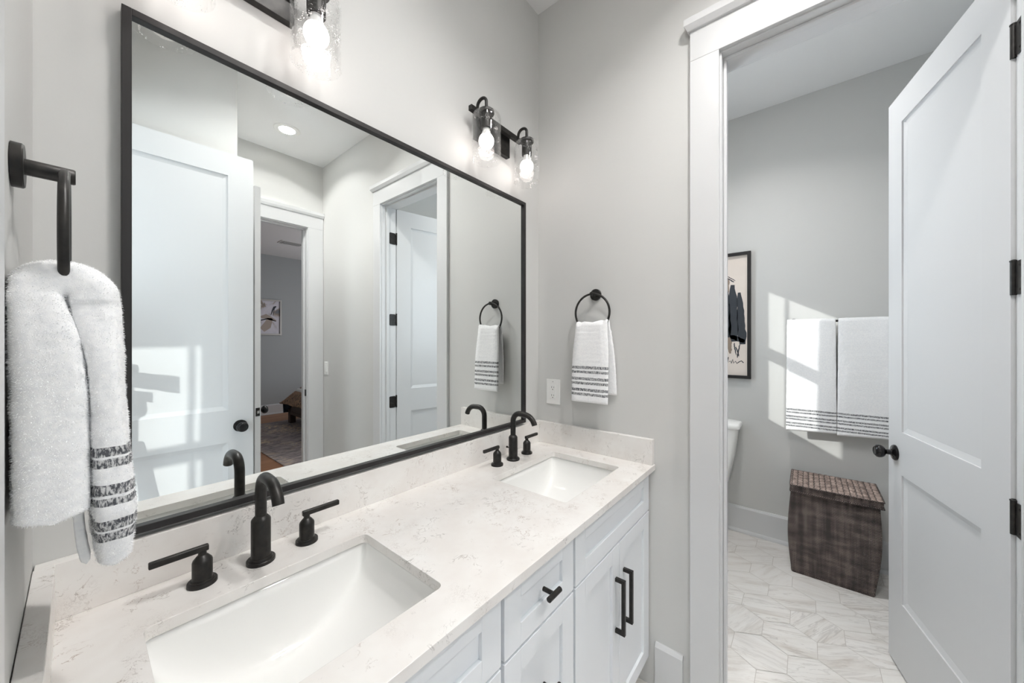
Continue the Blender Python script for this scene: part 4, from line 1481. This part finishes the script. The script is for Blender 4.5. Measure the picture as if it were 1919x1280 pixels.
def duvet_surf(u_, v_):
    # u along y (-5.95..-3.9), v across the top from the foot (x) backwards
    y = -5.97 + 2.1 * u_
    prof = [(0.70, 0.36), (0.73, 0.42), (0.80, 0.50), (0.92, 0.60), (1.05, 0.68), (1.25, 0.70), (1.8, 0.70), (2.8, 0.70)]
    t = v_ * (len(prof) - 1); i = min(int(t), len(prof) - 2); f_ = t - i
    x = prof[i][0] + (prof[i + 1][0] - prof[i][0]) * f_; z = prof[i][1] + (prof[i + 1][1] - prof[i][1]) * f_
    edge = min(u_, 1 - u_) / 0.14
    if edge < 1:
        z = 0.36 + (z - 0.36) * math.sin(edge * PI / 2) ** 0.8; 
    z += 0.015 * noise.noise(Vector((x * 3, y * 3, 0)))
    x += 0.02 * noise.noise(Vector((y * 4, z * 5, 2)))
    return (x, y, z)


mb = MB().grid(duvet_surf, 50, 50)
dv = build('duvet', mb, M['duvet'], bed, smooth=80, loc=BD)
s_ = dv.modifiers.new('thick', 'SOLIDIFY'); s_.thickness = 0.02
mb = MB().grid(lambda u_, v_: (0.745 + 0.05 * v_ + 0.01 * math.sin(u_ * 30), -5.94 + 0.35 * u_ ** 1.0, 0.38 - (0.20 - 0.17 * u_) * v_), 30, 6)
mb.grid(lambda u_, v_: (0.745 + 0.6 * u_, -5.945 + 0.03 * v_, 0.38 - 0.20 * v_), 20, 6)
ln = build('duvet_lining', mb, M['navy'], bed, smooth=80, loc=BD)
s_ = ln.modifiers.new('thick', 'SOLIDIFY'); s_.thickness = 0.008
build('mattress', MB().box(0.86, 2.88, -5.74, -4.06, 0.36, 0.60), M['plastic'], bed, smooth=30, loc=BD, bevel=0.04, seg=4)

# ------------------------------------------------------------ photographer's camera and tripod (its shadow falls on the open door)
FW = Vector((math.cos(YAW), math.sin(YAW), 0)); RT = Vector((math.sin(YAW), -math.cos(YAW), 0)); UP = Vector((0, 0, 1))
C0 = Vector((CX, CY, CZ)) - FW * 0.012
M['cam_black'] = NT('black_rubber', 0.6, (0.02, 0.02, 0.02, 1)).m
tp = thing('tripod', 'black photo tripod in the doorway, seen only as a shadow on the open door', 'tripod', tuple(C0 - FW * 0.14 - Vector((0, 0, CZ))))
TPc = Vector(tp.location)
hd = C0 - FW * 0.13 - UP * 0.065
mb = MB().obox(hd - UP * 0.012, FW, RT, UP, 0.05, 0.03, 0.012).lathe(hd - UP * 0.024, (0, 0, -1), [(0.0, 0), (0.028, 0), (0.034, 0.02), (0.036, 0.05), (0.03, 0.08), (0.02, 0.09), (0, 0.09)], 24)
mb.cyl(hd - UP * 0.06, hd - UP * 0.06 - FW * 0.075, 0.011, 14)
build('tripod_head', mb, M['cam_black'], tp, loc=tuple(TPc))
build('centre_column', MB().cyl(hd - UP * 0.10, hd - UP * 0.42, 0.017, 20), M['cam_black'], tp, loc=tuple(TPc))
sh = hd - UP * 0.25
for k in range(3):
    a = YAW + math.radians(70 + 120 * k)
    d = Vector((math.cos(a), math.sin(a), 0))
    ft = Vector((sh.x, sh.y, 0.012)) + d * 0.27
    mb = MB().cyl(sh + d * 0.03, sh.lerp(ft, 0.5), 0.015, 16).cyl(sh.lerp(ft, 0.48), ft, 0.011, 16).lathe(ft - UP * 0.012, (0, 0, 1), [(0, 0), (0.016, 0), (0.016, 0.02), (0.01, 0.03), (0, 0.03)], 16)
    build('leg', mb, M['cam_black'], tp, loc=tuple(TPc))
ph = thing('photo_camera', 'black camera with wide lens on the tripod, seen only as a shadow', 'camera', tuple(C0 - FW * 0.14))
PH = Vector(ph.location)
mb = MB().obox(C0 - FW * 0.165, FW, RT, UP, 0.035, 0.070, 0.048).obox(C0 - FW * 0.165 + UP * 0.058, FW, RT, UP, 0.030, 0.030, 0.014).obox(C0 - FW * 0.145 + RT * 0.055, FW, RT, UP, 0.028, 0.018, 0.046)
build('camera_body', mb, M['cam_black'], ph, loc=tuple(PH), bevel=0.006)
build('lens', MB().lathe(C0 - FW * 0.135, FW, [(0.0, 0), (0.034, 0), (0.036, 0.03), (0.036, 0.07), (0.040, 0.085), (0.040, 0.130), (0.036, 0.132), (0.0, 0.120)], 36), M['cam_black'], ph, loc=tuple(PH))
